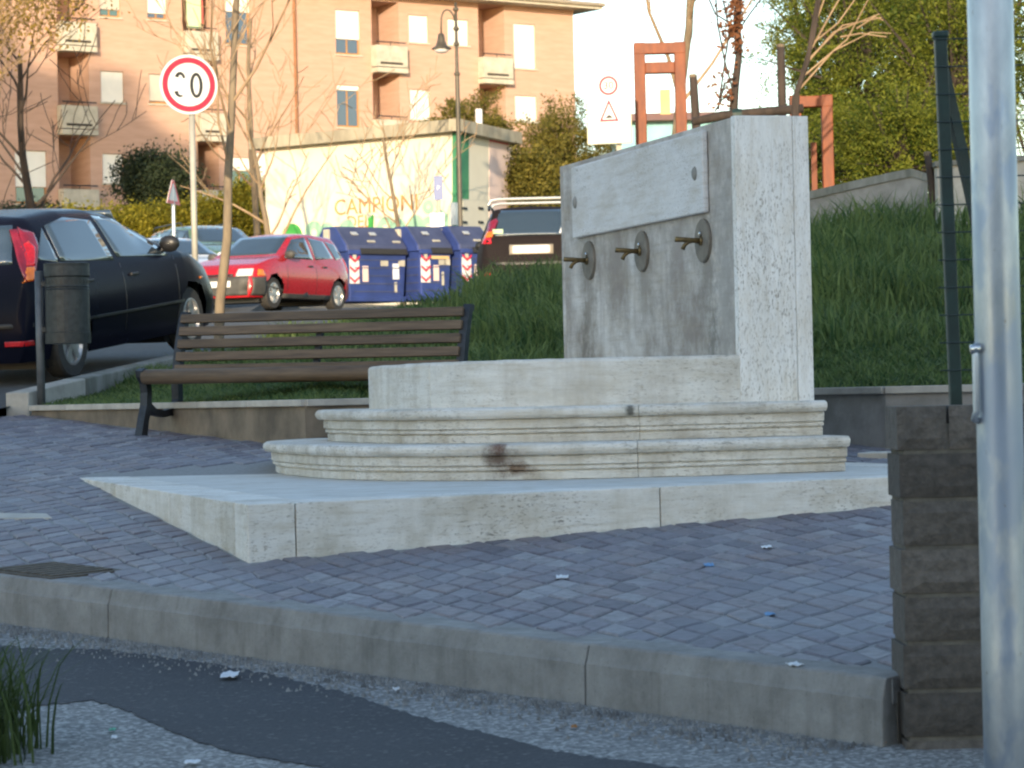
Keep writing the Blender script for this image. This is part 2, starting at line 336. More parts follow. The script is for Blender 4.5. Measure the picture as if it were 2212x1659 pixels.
M['brickroof'] = mat('far_roof', (.42, .20, .12), (.34, .15, .09), 4, .9)
M['ochre'] = mat('ochre_render', (.58, .42, .20), (.5, .36, .17), 2, .9)
M['litter'] = mat('white_paper', (.75, .77, .80), (.6, .62, .66), 20, .7)
M['litblue'] = mat('blue_scrap', (.10, .28, .55), None, 20, .6)
M['litgreen'] = mat('green_scrap', (.10, .45, .30), None, 20, .6)
M['leaflit'] = mat('dry_leaf', (.40, .18, .05), None, 20, .8)
M['rustiron'] = mat('rusty_cover', (.13, .105, .08), (.07, .058, .045), 25, .85, bmp=.6)
M['sheet'] = mat('pale_cloth', (.50, .66, .42), (.42, .58, .36), 6, .9)
M['sheetred'] = mat('red_cloth', (.55, .12, .10), None, 6, .9)
# ================================================================== SETTING
mb = MB(); ys = sorted(set([-150, -60, 0, 8, 16, 22, 24, 26, 28, 34, 40, 51, 62, 68, 75, 84, 92, 102, 113, 130, 160, 250, 400, 800, 1500]))
xs = [-600, -200, -80, -40, -20, -10, 0, 10, 20, 40, 80, 200, 600]
mb.grid([[(x, y, S(y)-lerp(.45, .06, smooth((y-22)/7))) for x in xs] for y in ys])
struct(mb.build('ground', M['earth'], smooth=True))
mb = MB(); mb.grid([[(x, y, pln(x, y)-.178) for x in (-30, -12, -4, 0, 4, 14)] for y in (-20, 0, 6, 10, 14, 18)])
struct(mb.build('road', M['asphalt']))
# darker strip of newer asphalt along the kerb
up = [(-60, 1385), (40, 1398), (120, 1402), (210, 1400), (300, 1412), (420, 1428), (560, 1452), (690, 1480), (790, 1510), (880, 1540), (980, 1567), (1080, 1590), (1200, 1622), (1330, 1640), (1500, 1662), (1800, 1700)]
dn = [(-60, 1560), (40, 1532), (110, 1520), (200, 1513), (262, 1528), (330, 1562), (420, 1600), (520, 1628), (640, 1648), (760, 1668), (900, 1690), (1050, 1720), (1200, 1745), (1400, 1790), (1700, 1850), (2000, 1900)]
mb = MB()
def dens(P):
    out = []
    for a, b in zip(P[:-1], P[1:]):
        for k in range(12): t = k/12; out.append((lerp(a[0], b[0], t)+RNG.uniform(-1, 1), lerp(a[1], b[1], t)+RNG.uniform(-3, 3)))
    return out+[P[-1]]
du, dd = dens(up), dens(dn); rows = []
for (a, b) in zip(du, dd):
    A = onplane(a[0], a[1], -.1745); B = onplane(b[0], b[1], -.1745); rows.append([A, A.lerp(B, .5), B])
mb.grid(rows); struct(mb.build('asphalt_patch', M['asphalt_new']))
# street behind, up the hill
def XK(Y): return -4.1+.29*(Y-24)
mb = MB(); rows = []
for y in (22.5, 24, 25, 26, 27, 29, 32, 36, 40, 46, 51, 56, 62, 68, 75, 84):
    rows.append([(x, y, S(y)) for x in (-60, -30, -15, -9)]+[(XK(y)+.02, y, S(y))])
mb.grid(rows); struct(mb.build('street', M['street']))
# paved square: joint bed with cobbles
KA, KB = Vector((-2.07, 11.6, 0)), Vector((1.09, 8.19, 0)); KD = (KB-KA).normalized(); KN = Vector((KD.y, -KD.x, 0))   # KN points to the road
if KN.y > 0: KN = -KN
W = [(-3.95, 23.6), (-1.35, 18.7), (1.0, 19.95), (2.25, 17.3), (4.6, 16.4), (14, 14.2)]
PL = {'FL': (-1.1, 11.8), 'FR': (2.55, 13.98), 'BL': (-2.61, 16.94), 'BR': (1.13, 19.2)}
K0 = KA-KD*6.5; K1 = KB-KD*.03
poly = [(K0.x, K0.y), (K1.x, K1.y), (1.6, 8.8), (5.5, 9.3), (9, 15.2)]+[W[4], W[3], W[2], W[1], W[0], (-9.5, 23.4)]
mb = MB(); mb.prism(poly, 0, 1); mb.v = [(x, y, pln(x, y)+(.0095 if z else -.06)) for x, y, z in mb.v]
paving = struct(mb.build('paving', M['mortar']))
cm, t, p = newmat('cobble_stone'); p.inputs['Roughness'].default_value = .62
at = N(t, 'ShaderNodeAttribute', attribute_name='tone'); oi = N(t, 'ShaderNodeObjectInfo'); ad = N(t, 'ShaderNodeMath', operation='ADD'); fr = N(t, 'ShaderNodeMath', operation='FRACT')
L(t, at.outputs['Fac'], ad.inputs[0]); L(t, oi.outputs['Random'], ad.inputs[1]); L(t, ad.outputs[0], fr.inputs[0])
c1 = ramp(t, fr.outputs[0], [(0, (.115, .100, .120)), (.35, (.172, .150, .172)), (.6, (.20, .165, .17)), (.8, (.25, .236, .25)), (1, (.15, .135, .165))])
tcg = N(t, 'ShaderNodeNewGeometry'); nn = N(t, 'ShaderNodeTexNoise'); nn.inputs['Scale'].default_value = 26; nn.inputs['Detail'].default_value = 6; L(t, tcg.outputs['Position'], nn.inputs['Vector'])
n2 = N(t, 'ShaderNodeTexNoise'); n2.inputs['Scale'].default_value = 1.1; n2.inputs['Detail'].default_value = 4; L(t, tcg.outputs['Position'], n2.inputs['Vector'])
c2 = mix(t, 1.0, c1, ramp(t, nn.outputs['Fac'], [(.3, G3(.7)), (.7, G3(1.25))]), 'MULTIPLY')
c2 = mix(t, ramp(t, n2.outputs['Fac'], [(.45, G3(0)), (.7, G3(.55))]), c2, (.19, .20, .235))
L(t, c2, p.inputs['Base Color']); bump(t, p, nn.outputs['Fac'], .45, .01)
def cobblegeo(q, rnd, h=.016):               # q: four corners in the plane, shrunk a little, proud of the bed
    cx_ = sum(a[0] for a in q)/4; cy_ = sum(a[1] for a in q)/4; base = []; top = []; dz = rnd.uniform(-.003, .003); tx, ty = rnd.uniform(-.02, .02), rnd.uniform(-.008, .008)
    for (x, y) in q:
        x1 = cx_+(x-cx_)*.91+rnd.uniform(-.004, .004); y1 = cy_+(y-cy_)*.91+rnd.uniform(-.008, .008); base.append((x1, y1)); top.append((cx_+(x1-cx_)*.87, cy_+(y1-cy_)*.90))
    z_ = lambda x, y, e: pln(x, y)+e+dz+tx*(x-cx_)+ty*(y-cy_)
    v = [(x-cx_, y-cy_, pln(x, y)-.02-pln(cx_, cy_)) for x, y in base]+[(x-cx_, y-cy_, z_(x, y, h-.006)-pln(cx_, cy_)) for x, y in base]+[(x-cx_, y-cy_, z_(x, y, h)-pln(cx_, cy_)) for x, y in top]
    return (cx_, cy_, pln(cx_, cy_)), v, [[0, 1, 5, 4], [1, 2, 6, 5], [2, 3, 7, 6], [3, 0, 4, 7], [4, 5, 9, 8], [5, 6, 10, 9], [6, 7, 11, 10], [7, 4, 8, 11], [8, 9, 10, 11]]
def inpoly(x, y, P):
    r = False; j = len(P)-1
    for i in range(len(P)):
        if (P[i][1] > y) != (P[j][1] > y) and x < (P[j][0]-P[i][0])*(y-P[i][1])/(P[j][1]-P[i][1])+P[i][0]: r = not r
        j = i
    return r
plpoly = [PL['FL'], PL['FR'], PL['BR'], PL['BL']]
cells = []; cs_ = .102
def warp(i, j):
    off = (.5 if int(j) % 2 else 0)*0; a, b = i*cs_, j*cs_; x, y = .77*a-.64*b, .64*a+.77*b
    x += .055*math.sin(y*2.6+.7)+.05*math.sin(y*1.1+x*.8); y += .05*math.sin(x*2.1)+.07*math.sin(x*.9+1.0)
    return x, 14+y*2.35
jit = {}
def wj(i, j):
    if (i, j) not in jit: x, y = warp(i, j); jit[(i, j)] = (x+RNG.uniform(-.012, .012), y+RNG.uniform(-.028, .028))
    return jit[(i, j)]
for i in range(-110, 111):
    for j in range(-110, 111):
        x, y = warp(i+.5, j+.5)
        if 7.5 < y < 24 and -8 < x < 5 and inpoly(x, y, poly) and not inpoly(x, y, plpoly) and (x-K0.x)*KN.x+(y-K0.y)*KN.y < -.12: cells.append((x, y, [wj(i, j), wj(i+1, j), wj(i+1, j+1), wj(i, j+1)]))
def inview(x, y):
    px = CX+FPX*x/y; return -40 < px < 1960
cells.sort(key=lambda c: (0 if inview(c[0], c[1]) else 1, c[1]))
V = []; Fc = []; T = []
for i, (x, y, q) in enumerate(cells):
    o_, v, f = cobblegeo(q, RNG); tn = RNG.random()
    if i < 300:
        me = bpy.data.meshes.new('cobble'); me.from_pydata(v, [], f); a = me.attributes.new('tone', 'FLOAT', 'POINT'); a.data.foreach_set('value', [tn]*len(v)); o = link('cobble', me, cm, paving); o.location = o_
    else: n = len(V); V += [(a+o_[0], b+o_[1], c+o_[2]) for a, b, c in v]; Fc += [[k+n for k in g_] for g_ in f]; T += [tn]*len(v)
me = bpy.data.meshes.new('cobbles'); me.from_pydata(V, [], Fc); a = me.attributes.new('tone', 'FLOAT', 'POINT'); a.data.foreach_set('value', T)
stuff(link('cobbles', me, cm, paving))
# pale stone inlay and rusty drain cover in the paving
a = [onplane(-20, 1108, .02), onplane(100, 1109, .02), onplane(112, 1118, .02), onplane(-20, 1120, .02)]
mb = MB(); mb.hexa([q-Vector((0, 0, .03)) for q in a], a); struct(mb.build('stone_inlay', M['capstone'], paving))
c0 = onplane(112, 1233, .013); fr_ = thing('drain_cover', 'rusty iron drain cover set in the cobbles near the kerb', 'drain cover', M=Matrix.Translation(c0) @ Matrix.Rotation(math.atan(.0503), 4, 'X') @ Matrix.Rotation(R(-47), 4, 'Z'))
mb = MB(); mb.box((0, 0, -.01), (.52, .36, .03)); mb.build('frame', M['rustiron'], fr_, True)
for k in range(7):
    mb = MB(); mb.box((-.2+k*.066, 0, .006), (.042, .3, .008)); mb.build('bar', M['rustiron'], fr_, True)
# kerb along the road
mb = MB(); kc0 = K0-KN*.12; kc1 = K1-KN*.12
def kz(q, dz): return Vector((q.x, q.y, pln(q.x, q.y)+dz))
mb.hexa([kz(kc0, -.4), kz(kc1, -.4), kz(kc1+KN*.1, -.4), kz(kc0+KN*.1, -.4)], [kz(kc0, -.03), kz(kc1, -.03), kz(kc1+KN*.1, -.03), kz(kc0+KN*.1, -.03)])
kerb = struct(mb.build('kerb', M['blockmortar']))
prof = [(-.115, .017), (.012, .017), (.022, .012), (.036, -.036), (.041, -.046), (.05, -.42), (-.115, -.42)]
dist = (K1-K0).length
joints = [0, 2.4, 4.8, 7.28, 9.9, dist]
for a, b in zip(joints[:-1], joints[1:]):
    mb = MB(); A = K0+KD*(a+.005); B = K0+KD*(b-.005); n = 28; rows = []
    off = RNG.uniform(-.006, .006); sg = RNG.uniform(-.006, .004)
    for i in range(n+1):
        q = A.lerp(B, i/n); rows.append([kz(q+KN*(o_+off), 0)+Vector((0, 0, z+sg+RNG.uniform(-.002, .002))) for o_, z in prof])
    m_ = len(prof); vs = [p_ for r_ in rows for p_ in r_]; fs = [[i*m_+k, i*m_+(k+1) % m_, (i+1)*m_+(k+1) % m_, (i+1)*m_+k] for i in range(n) for k in range(m_)]
    fs += [list(range(m_)), [n*m_+k for k in range(m_)][::-1]]
    mb.add(vs, fs); mb.build('kerb_stone', M['kerbstone'], kerb, bevel=.003, seg=1)
# ================================================================== FOUNTAIN
O = Vector((1.195, 15.0, 0)); nu = Vector((-.963, -.269, 0)); wv = Vector((-.269, .963, 0))
def FN(u, v, z=0): return O+nu*u+wv*v+Vector((0, 0, z))
M['trav_wall'] = travertine('travertine_wall', dirt=.41, pits=.60, base=(.66, .63, .60), grime=(.23, .19, .16), amt=.8, spots=[(tuple(FN(0, v_, z_)), r_, c_, k_) for v_, z_, r_, c_, k_ in ((.5, 1.02, .13, (.20, .175, .15), .35), (1.55, 1.1, .16, (.27, .24, .21), .6), (2.65, .95, .16, (.21, .18, .15), .3), (2.75, .6, .12, (.18, .155, .13), .5), (1.0, 1.2, .2, (.30, .26, .235), .8), (2.1, 1.18, .22, (.29, .25, .22), .7), (.2, 1.0, .2, (.30, .28, .26), .25), (.42, .66, .07, (.17, .16, .14), .4))])
fountain = thing('fountain', 'pale travertine drinking fountain with plaque wall, three bronze spouts and rounded steps', 'fountain', FN(.5, 1.6, 0))
def bil(a, b): 
    f = Vector(PL['FL']).lerp(Vector(PL['FR']), a); g = Vector(PL['BL']).lerp(Vector(PL['BR']), a); return f.lerp(g, b)
def plblock(a0, a1, b0, b1, z1, thick, name, m, gap=.0025):
    q = [bil(a0, b0), bil(a1, b0), bil(a1, b1), bil(a0, b1)]; c = sum(q, Vector((0, 0)))/4
    q = [p_+(c-p_).normalized()*gap for p_ in q]; mb = MB()
    bt = [(x, y, (pln(x, y)-.10 if thick is None else z1-thick)) for x, y in q]; mb.hexa(bt, [(x, y, z1) for x, y in q])
    return mb.build(name, m, fountain, bevel=.006)
def stepspot(px, o, z):
    best = None
    for k in range(400):
        q = ent(('t', .001+k*.003), o)+Vector((0, 0, z)); e = abs(CX+FPX*q.x/q.y-px)
        if best is None or e < best[0]: best = (e, q)
    return tuple(best[1])
for a0, a1 in ((0, .052), (.052, .48), (.48, 1)): plblock(a0, a1, 0, .055, 0, None, 'plinth_block', M['trav_plinth'])
for b0, b1 in ((.055, .36), (.36, .68), (.68, 1)):
    plblock(0, .07, b0, b1, 0, None, 'plinth_block', M['trav_plinth']); plblock(.93, 1, b0, b1, 0, None, 'plinth_block', M['trav_plinth'])
plblock(.07, .93, .95, 1, 0, None, 'plinth_block', M['trav_plinth'])
plblock(.072, .928, .057, .948, -.055, None, 'plinth_core', M['blockmortar'])
M['slab'] = travertine('travertine_slab', rot=(R(90), 0, 0), dirt=.58, pits=.72, base=(.66, .65, .62))
for i in range(3):
    for j in range(5):
        plblock(lerp(.07, .93, i/3), lerp(.07, .93, (i+1)/3), lerp(.055, .95, j/5), lerp(.055, .95, (j+1)/5), -.001, .06, 'plinth_slab', M['slab'])
PW = 3.0
def ent(e, o):
    k, q = e
    if k == 'n': return FN(q, -o)
    if k == 'f': return FN(q, 3.22+o)
    c, s_ = math.cos(q), math.sin(q); cc = math.copysign(abs(c)**(2/PW), c)
    return FN((1.51+o)*abs(s_)**(2/PW), 1.61-(1.61+o)*cc)
def thetas(a, b):
    L_ = []; n = 60
    base = [math.pi*(i/n) for i in range(n+1)]
    fine = [.0008, .004, .012, .026]; base = sorted(base+fine+[math.pi-x for x in fine])
    return [a]+[x for x in base if a+1e-4 < x < b-1e-4]+[b]
def stone(ents, prof, name, m, jit=0.0015):
    rows = [[ent(e, o)+Vector((0, 0, z)) for o, z in prof] for e in ents]
    if jit: rows = [[p_+Vector((RNG.uniform(-jit, jit), RNG.uniform(-jit, jit), RNG.uniform(-jit, jit))) for p_ in r_] for r_ in rows]
    k_ = len(prof); n = len(rows)-1; mb = MB(); vs = [p_ for r_ in rows for p_ in r_]
    fs = [[i*k_+k, i*k_+(k+1) % k_, (i+1)*k_+(k+1) % k_, (i+1)*k_+k] for i in range(n) for k in range(k_)]+[list(range(k_)), [n*k_+k for k in range(k_)][::-1]]
    mb.add(vs, fs); return mb.build(name, m, fountain, bevel=.003, seg=1)
def stepprof(o, z0): return [(o-.065, z0), (o-.063, z0+.040), (o-.072, z0+.046), (o-.05, z0+.05), (o-.049, z0+.066), (o-.058, z0+.070), (o-.040, z0+.075), (o-.040, z0+.118), (o-.046, z0+.124), (o-.008, z0+.1265), (o+.004, z0+.142), (o+.006, z0+.156), (o+.001, z0+.171), (o-.012, z0+.1795), (o-.03, z0+.181), (o-.36, z0+.181), (o-.36, z0)]
M['trav_step'] = travertine('travertine_step', dirt=.48, pits=.535, base=(.76, .73, .68), grime=(.29, .235, .165), spots=[(stepspot(1078, .57, .115), .085, (.07, .03, .018), 1.0), (stepspot(1068, .60, .165), .04, (.13, .055, .035), 1.2), (stepspot(1110, .55, .055), .085, (.13, .06, .02), 2.6), (stepspot(1359, .30, .33), .022, (.03, .035, .03), .5)])
br = [.218, 1.2, math.pi-1.2, math.pi-.218]; gp = .0005
for o, z0 in ((.60, 0.0), (.30, .18)):
    segs = [([('n', -.36), ('n', -.2), ('n', -.05)]+[('t', x) for x in thetas(.0001, br[0]-gp)])]
    segs += [[('t', x) for x in thetas(a+gp, b-gp)] for a, b in zip(br[:-1], br[1:])]
    segs += [[('t', x) for x in thetas(br[3]+gp, math.pi-.0001)]+[('f', -.05), ('f', -.2), ('f', -.36)]]
    for s_ in segs: stone(s_, stepprof(o, z0), 'step_stone', M['trav_step'])
mb = MB(); mb.add([ent(e, .1)+Vector((0, 0, .36)) for e in [('n', -.36)]+[('t', x) for x in thetas(.0001, math.pi-.0001)]+[('f', -.36)]], [list(range(len(thetas(.0001, math.pi-.0001))+2))]); mb.build('basin_floor', M['slab'], fountain)
mb = MB(); mb.add([ent(e, -.4)+Vector((0, 0, .02)) for e in [('t', x) for x in thetas(.2, math.pi-.2)]], [list(range(len(thetas(.2, math.pi-.2))))])
pp = [(0, .355), (0, .590), (-.006, .602), (-.02, .608), (-.14, .608), (-.155, .60), (-.16, .58), (-.16, .355)]
M['trav_basin'] = travertine('travertine_basin', dirt=.52, pits=.545, base=(.76, .735, .69), grime=(.36, .31, .25))
for a, b in ((.00001, 1.25), (1.25, math.pi-1.25), (math.pi-1.25, math.pi-.0004)): stone([('t', x) for x in thetas(a+.000005, b-.0006)], pp, 'basin_wall', M['trav_basin'])
def fbox(u0, u1, v0, v1, z0, z1, name, m, bevel=.008, par=None):
    mb = MB(); mb.hexa([FN(u0, v0, z0), FN(u1, v0, z0), FN(u1, v1, z0), FN(u0, v1, z0)], [FN(u0, v0, z1), FN(u1, v0, z1), FN(u1, v1, z1), FN(u0, v1, z1)])
    return mb.build(name, m, par or fountain, bevel=bevel)
fbox(-.407, -.003, .062, 3.158, .35, 1.856, 'wall_slab', M['trav_wall'])
fbox(-.41, -.322, 0, .06, .35, 1.858, 'end_slab', M['trav_end'], .004); fbox(-.320, .002, 0, .06, .35, 1.86, 'end_slab', M['trav_end'], .005); fbox(-.387, -.003, 3.16, 3.22, .35, 1.856, 'end_slab', M['trav_wall'], .004)
plq = fbox(0, .035, .424, 2.857, 1.382, 1.822, 'plaque', M['trav_plaque'], .01)
Mu = Matrix((tuple(wv)+(0,), (0, 0, 1, 0), tuple(nu)+(0,), (0, 0, 0, 1))).transposed()
for v, z in ((.55, 1.60), (2.78, 1.60)):
    mb = MB(); m_ = Matrix.Translation(FN(.03, v, z)) @ Mu; mb.lathe([(.038, 0), (.038, .006), (.028, .014), (.01, .018)], 20, m_); mb.build('stud', M['plaster_grey'], plq, smooth=True)
for v in (.52, 1.58, 2.614):
    mb = MB(); m_ = Matrix.Translation(FN(-.004, v, 1.234)) @ Mu; mb.lathe([(.118, 0), (.118, .016), (.112, .02), (.02, .021)], 32, m_); d_ = mb.build('spout_plate', M['tile_disc'], fountain)
    mb = MB(); mb.tube([FN(.01, v, 1.234), FN(.03, v, 1.234)], .026, 12); mb.tube([FN(.02, v, 1.234), FN(.06, v, 1.236), FN(.105, v, 1.24), FN(.165, v, 1.243)], [.018, .014, .014, .0155], 10); mb.tube([FN(.066, v, 1.234), FN(.09, v, 1.228), FN(.112, v, 1.212), FN(.124, v, 1.188)], [.011, .011, .011, .0125], 8)
    mb.build('spout', M['bronze'], fountain, smooth=True)
    mb = MB(); mb.lathe([(.012, 0), (.012, .01), (.004, .016)], 10, Matrix.Translation(FN(.016, v, 1.272)) @ Mu); mb.build('bolt', M['chrome'], d_)
# ================================================================== PLANTER
def planter_y(x): return float(np.interp(x, [p_[0] for p_ in W], [p_[1] for p_ in W]))
pw = thing('planter_wall', 'low rendered retaining wall with pale cap stones around the grass bank', 'wall', (W[1][0], W[1][1], pln(*W[1])))
for k, (a, b) in enumerate(zip(W[:-1], W[1:])):
    a = Vector(a+(0,)); b = Vector(b+(0,)); d = (b-a).normalized(); n_ = Vector((-d.y, d.x, 0)); mb = MB()
    if n_.y < 0: n_ = -n_
    q = [a, b, b+n_*.2, a+n_*.2]
    mb.hexa([Vector((p_.x, p_.y, pln(p_.x, p_.y)-.2)) for p_ in q], [Vector((p_.x, p_.y, .382)) for p_ in q]); mb.build('wall', M['plaster'] if k < 2 else M['plaster_grey'], pw)
    ln = (b-a).length; nb = max(1, round(ln/.95))
    if k == 4: nb = 6
    for i in range(nb):
        s0 = a+d*(ln*i/nb+.003); s1 = a+d*(ln*(i+1)/nb-.003); mb = MB(); mb.hexa([s0-n_*.03+Vector((0, 0, .38)), s1-n_*.03+Vector((0, 0, .38)), s1+n_*.22+Vector((0, 0, .38)), s0+n_*.22+Vector((0, 0, .38))], [s0-n_*.03+Vector((0, 0, .425)), s1-n_*.03+Vector((0, 0, .425)), s1+n_*.22+Vector((0, 0, .425)), s0+n_*.22+Vector((0, 0, .425))]); mb.build('cap_stone', M['capstone'], pw, bevel=.006)
def M0(X, Y):
    Yp = max(Y, 27); return S(Yp)+.06+.62*smooth((X-XK(Yp))/4.3)+.09*max(0, min(4, X-.4))
def BK(X, Y):
    d = (Y-planter_y(X))*.85; return lerp(.37, M0(X, Y), min(1, max(0, d)/8.0))
cols = []
mb = MB(); rows = []
for x in np.linspace(-3.9, 13.5, 60):
    y0 = planter_y(x)+.1; y1 = max(y0+.05, min(64, 24+(x+4.1)/.29)-.1); rows.append([(x, lerp(y0, y1, t_), BK(x, lerp(y0, y1, t_))) for t_ in np.linspace(0, 1, 40)])
mb.grid(rows); struct(mb.build('grass_bank', M['turf'], smooth=True))
# kerb between street and bank
skerb = None
mb = MB(); mb.hexa([(XK(24), 24, .2), (XK(24)+.16, 24, .2), (XK(62)+.16, 62, 1.8), (XK(62), 62, 1.8)], [(XK(24), 24, .47), (XK(24)+.16, 24, .47), (XK(62)+.16, 62, 2.3), (XK(62), 62, 2.3)])
skerb = struct(mb.build('street_kerb', M['concrete']))
y = 23.75
while y < 62:
    y1 = y+1.1; mb = MB(); q = [(XK(y)-.02, y), (XK(y)+.17, y+.02), (XK(y1-.01)+.17, y1-.01), (XK(y1-.01)-.02, y1-.01)]
    mb.hexa([(a, b, S(b)-.35) for a, b in q], [(a, b, S(b)+.115) for a, b in q]); mb.build('kerb_stone', M['capstone'] if y < 24 else M['concrete'], skerb, bevel=.012); y = y1
# grass
n = 120000
X = NR.uniform(-3.9, 6.2, n); Yf = np.interp(X, [p_[0] for p_ in W], [p_[1] for p_ in W]); Yk = np.minimum(46, 24+(X+4.1)/.29)
Y = Yf+.22+(Yk-Yf-.3)*NR.random(n)**1.25; d = (Y-Yf)*.85
ok = (Y > Yf+.22) & (Y < Yk-.12); X, Y, d = X[ok], Y[ok], d[ok]; n = len(X)
Z = np.array([BK(a, b) for a, b in zip(X, Y)])
q = np.clip((d-.8)/3.2, 0, 1); clump = .75+.5*np.sin(X*2.3+Y*1.1)*np.sin(Y*1.7-X*.6)
hh = (.06+.46*q*q*(3-2*q)*clump)*NR.uniform(.4, 1.3, n)*np.where(X < -.4, .6, 1)
ang = NR.uniform(0, 2*np.pi, n); wd = NR.uniform(.008, .016, n)*(1+Y/50); ben = hh*NR.uniform(.15, .75, n)
ax, ay = np.cos(ang), np.sin(ang); bx, by = np.cos(ang+1.57+NR.uniform(-.6, .6, n)), np.sin(ang+1.57+NR.uniform(-.6, .6, n))
P = lambda k, wk, bk: np.stack([X+ax*wd*wk+bx*ben*bk, Y+ay*wd*wk+by*ben*bk, Z-.02+hh*k*(1-.25*bk)], 1)
V = np.stack([P(0, -.5, 0), P(0, .5, 0), P(.6, .42, .35), P(.6, -.42, .35), P(1, 0, 1)], 1).reshape(-1, 3); b0 = np.arange(n)*5
Fq = np.concatenate([np.stack([b0, b0+1, b0+2], 1), np.stack([b0, b0+2, b0+3], 1), np.stack([b0+3, b0+2, b0+4], 1)])
n2 = 60000; X2 = NR.uniform(-3.9, 6.2, n2); Y2 = np.interp(X2, [p_[0] for p_ in W], [p_[1] for p_ in W])+.2+NR.random(n2)**1.1*3.4; Yk2 = 24+(X2+4.1)/.29; ok = Y2 < Yk2-.1; X, Y = X2[ok], Y2[ok]; n = len(X); Z = np.array([BK(a, b) for a, b in zip(X, Y)])
tall = NR.random(n) < .0; hh = NR.uniform(.05, .13, n); ang = NR.uniform(0, 2*np.pi, n); wd = NR.uniform(.008, .018, n); ben = hh*NR.uniform(.3, 1.1, n); ax, ay = np.cos(ang), np.sin(ang); bx, by = np.cos(ang+1.57), np.sin(ang+1.57)
V2 = np.stack([P(0, -.5, 0), P(0, .5, 0), P(.6, .42, .35), P(.6, -.42, .35), P(1, 0, 1)], 1).reshape(-1, 3); b2 = np.arange(n)*5+len(V); Fq = np.concatenate([Fq, np.stack([b2, b2+1, b2+2], 1), np.stack([b2, b2+2, b2+3], 1), np.stack([b2+3, b2+2, b2+4], 1)]); V = np.concatenate([V, V2])
n = 700; X = NR.uniform(-.5, 6.0, n); Y = np.interp(X, [p_[0] for p_ in W], [p_[1] for p_ in W])+NR.uniform(4.5, 11.5, n); Z = np.array([BK(a, b) for a, b in zip(X, Y)]); hh = NR.uniform(.45, .8, n); ang = NR.uniform(0, 2*np.pi, n); wd = NR.uniform(.006, .012, n); ben = hh*NR.uniform(.05, .45, n); ax, ay = np.cos(ang), np.sin(ang); bx, by = np.cos(ang+1.57), np.sin(ang+1.57)
V2 = np.stack([P(0, -.5, 0), P(0, .5, 0), P(.6, .42, .35), P(.6, -.42, .35), P(1, 0, 1)], 1).reshape(-1, 3); b2 = np.arange(n)*5+len(V); Fq = np.concatenate([Fq, np.stack([b2, b2+1, b2+2], 1), np.stack([b2, b2+2, b2+3], 1), np.stack([b2+3, b2+2, b2+4], 1)]); V = np.concatenate([V, V2])
g = stuff(link('grass', fastmesh('grass', V, Fq), M['grass'])); g['label'] = 'tall dark green grass growing over the bank behind the fountain'; g['category'] = 'grass'
# stone edging behind the plinth at right
a = [U(1838, 985, 16.6), U(1990, 976, 16.2)]
mb = MB(); q = [Vector((1.98, 16.55, 0)), Vector((3.6, 15.7, 0)), Vector((3.75, 15.95, 0)), Vector((2.1, 16.85, 0))]
mb.hexa([Vector((p_.x, p_.y, -.12)) for p_ in q], [Vector((p_.x, p_.y, .045)) for p_ in q]); struct(mb.build('stone_edging', M['trav_plinth'], bevel=.006))
# ================================================================== BENCH
b0 = onplane(302, 945); ex = Vector((.891, -.454, -.0185)); ey = Vector((.454, .891, 0.0)).normalized(); ez = Vector((0, 0, 1))
BM = Matrix((tuple(ex)+(0,), tuple(ey)+(0,), tuple(ez)+(0,), (b0.x, b0.y, b0.z, 1))).transposed()
bench = thing('park_bench', 'park bench of dark brown wooden slats on curved blue-grey iron supports', 'bench', M=BM)
BL_ = 2.40
def ribbon(mb, pts, w, x0, x1):
    n = len(pts); pts = [Vector(q) for q in pts]; Lf = []; Rt = []
    for i, q in enumerate(pts):
        d = (pts[min(i+1, n-1)]-pts[max(i-1, 0)]).normalized(); nn_ = Vector((-d.y, d.x)); ww = w[i] if hasattr(w, '__len__') else w
        Lf.append(q+nn_*ww/2); Rt.append(q-nn_*ww/2)
    for i in range(n-1):
        c = [Lf[i], Lf[i+1], Rt[i+1], Rt[i]]; mb.hexa([(x0, q.x, q.y) for q in c], [(x1, q.x, q.y) for q in c])
for x0 in (0, BL_-.06):
    mb = MB()
    ribbon(mb, [(-.03, 0), (.0, .12), (.035, .22), (.045, .32), (.03, .40), (-.01, .45), (-.025, .485)], [.075, .062, .062, .06, .065, .07, .05], x0, x0+.06)
    ribbon(mb, [(.53, 0), (.475, .12), (.445, .24), (.44, .36), (.45, .46), (.475, .6), (.51, .74), (.545, .85), (.565, .885), (.595, .88)], [.075, .062, .06, .06, .06, .058, .055, .05, .05, .04], x0, x0+.06)
    ribbon(mb, [(.03, .27), (.07, .215), (.13, .18), (.24, .165), (.35, .18), (.41, .215), (.445, .27)], [.05, .05, .05, .05, .05, .05, .05], x0+.004, x0+.056)
    ribbon(mb, [(-.01, .44), (.2, .425), (.44, .41)], .05, x0+.006, x0+.054)
    mb.build('support', M['iron'], bench, True)
mb = MB(); ribbon(mb, [(.02, .42), (.42, .40), (.475, .55), (.53, .78)], .03, BL_*.49, BL_*.49+.045); mb.build('middle_bracket', M['iron'], bench, True)
for k in range(5):
    z = .853-.092*k; yy = .512-.28*(.853-z)*.9; mb = MB(); tl = Matrix.Rotation(-.25, 4, 'X'); mb.box((BL_/2, yy-.012, z), (BL_-.07, .03, .066), M=tl); mb.build('back_slat', M['wood'], bench, True, bevel=.006)
for k in range(5):
    mb = MB(); mb.box((BL_/2, .08+.088*k, .452-.004*k), (BL_-.10, .07, .032)); mb.build('seat_slat', M['wood'], bench, True, bevel=.006)
mb = MB(); mb.tube([(.05, -.005, .432), (BL_-.05, -.005, .432)], .054, 14); mb.build('seat_front_slat', M['wood'], bench, True, smooth=True)
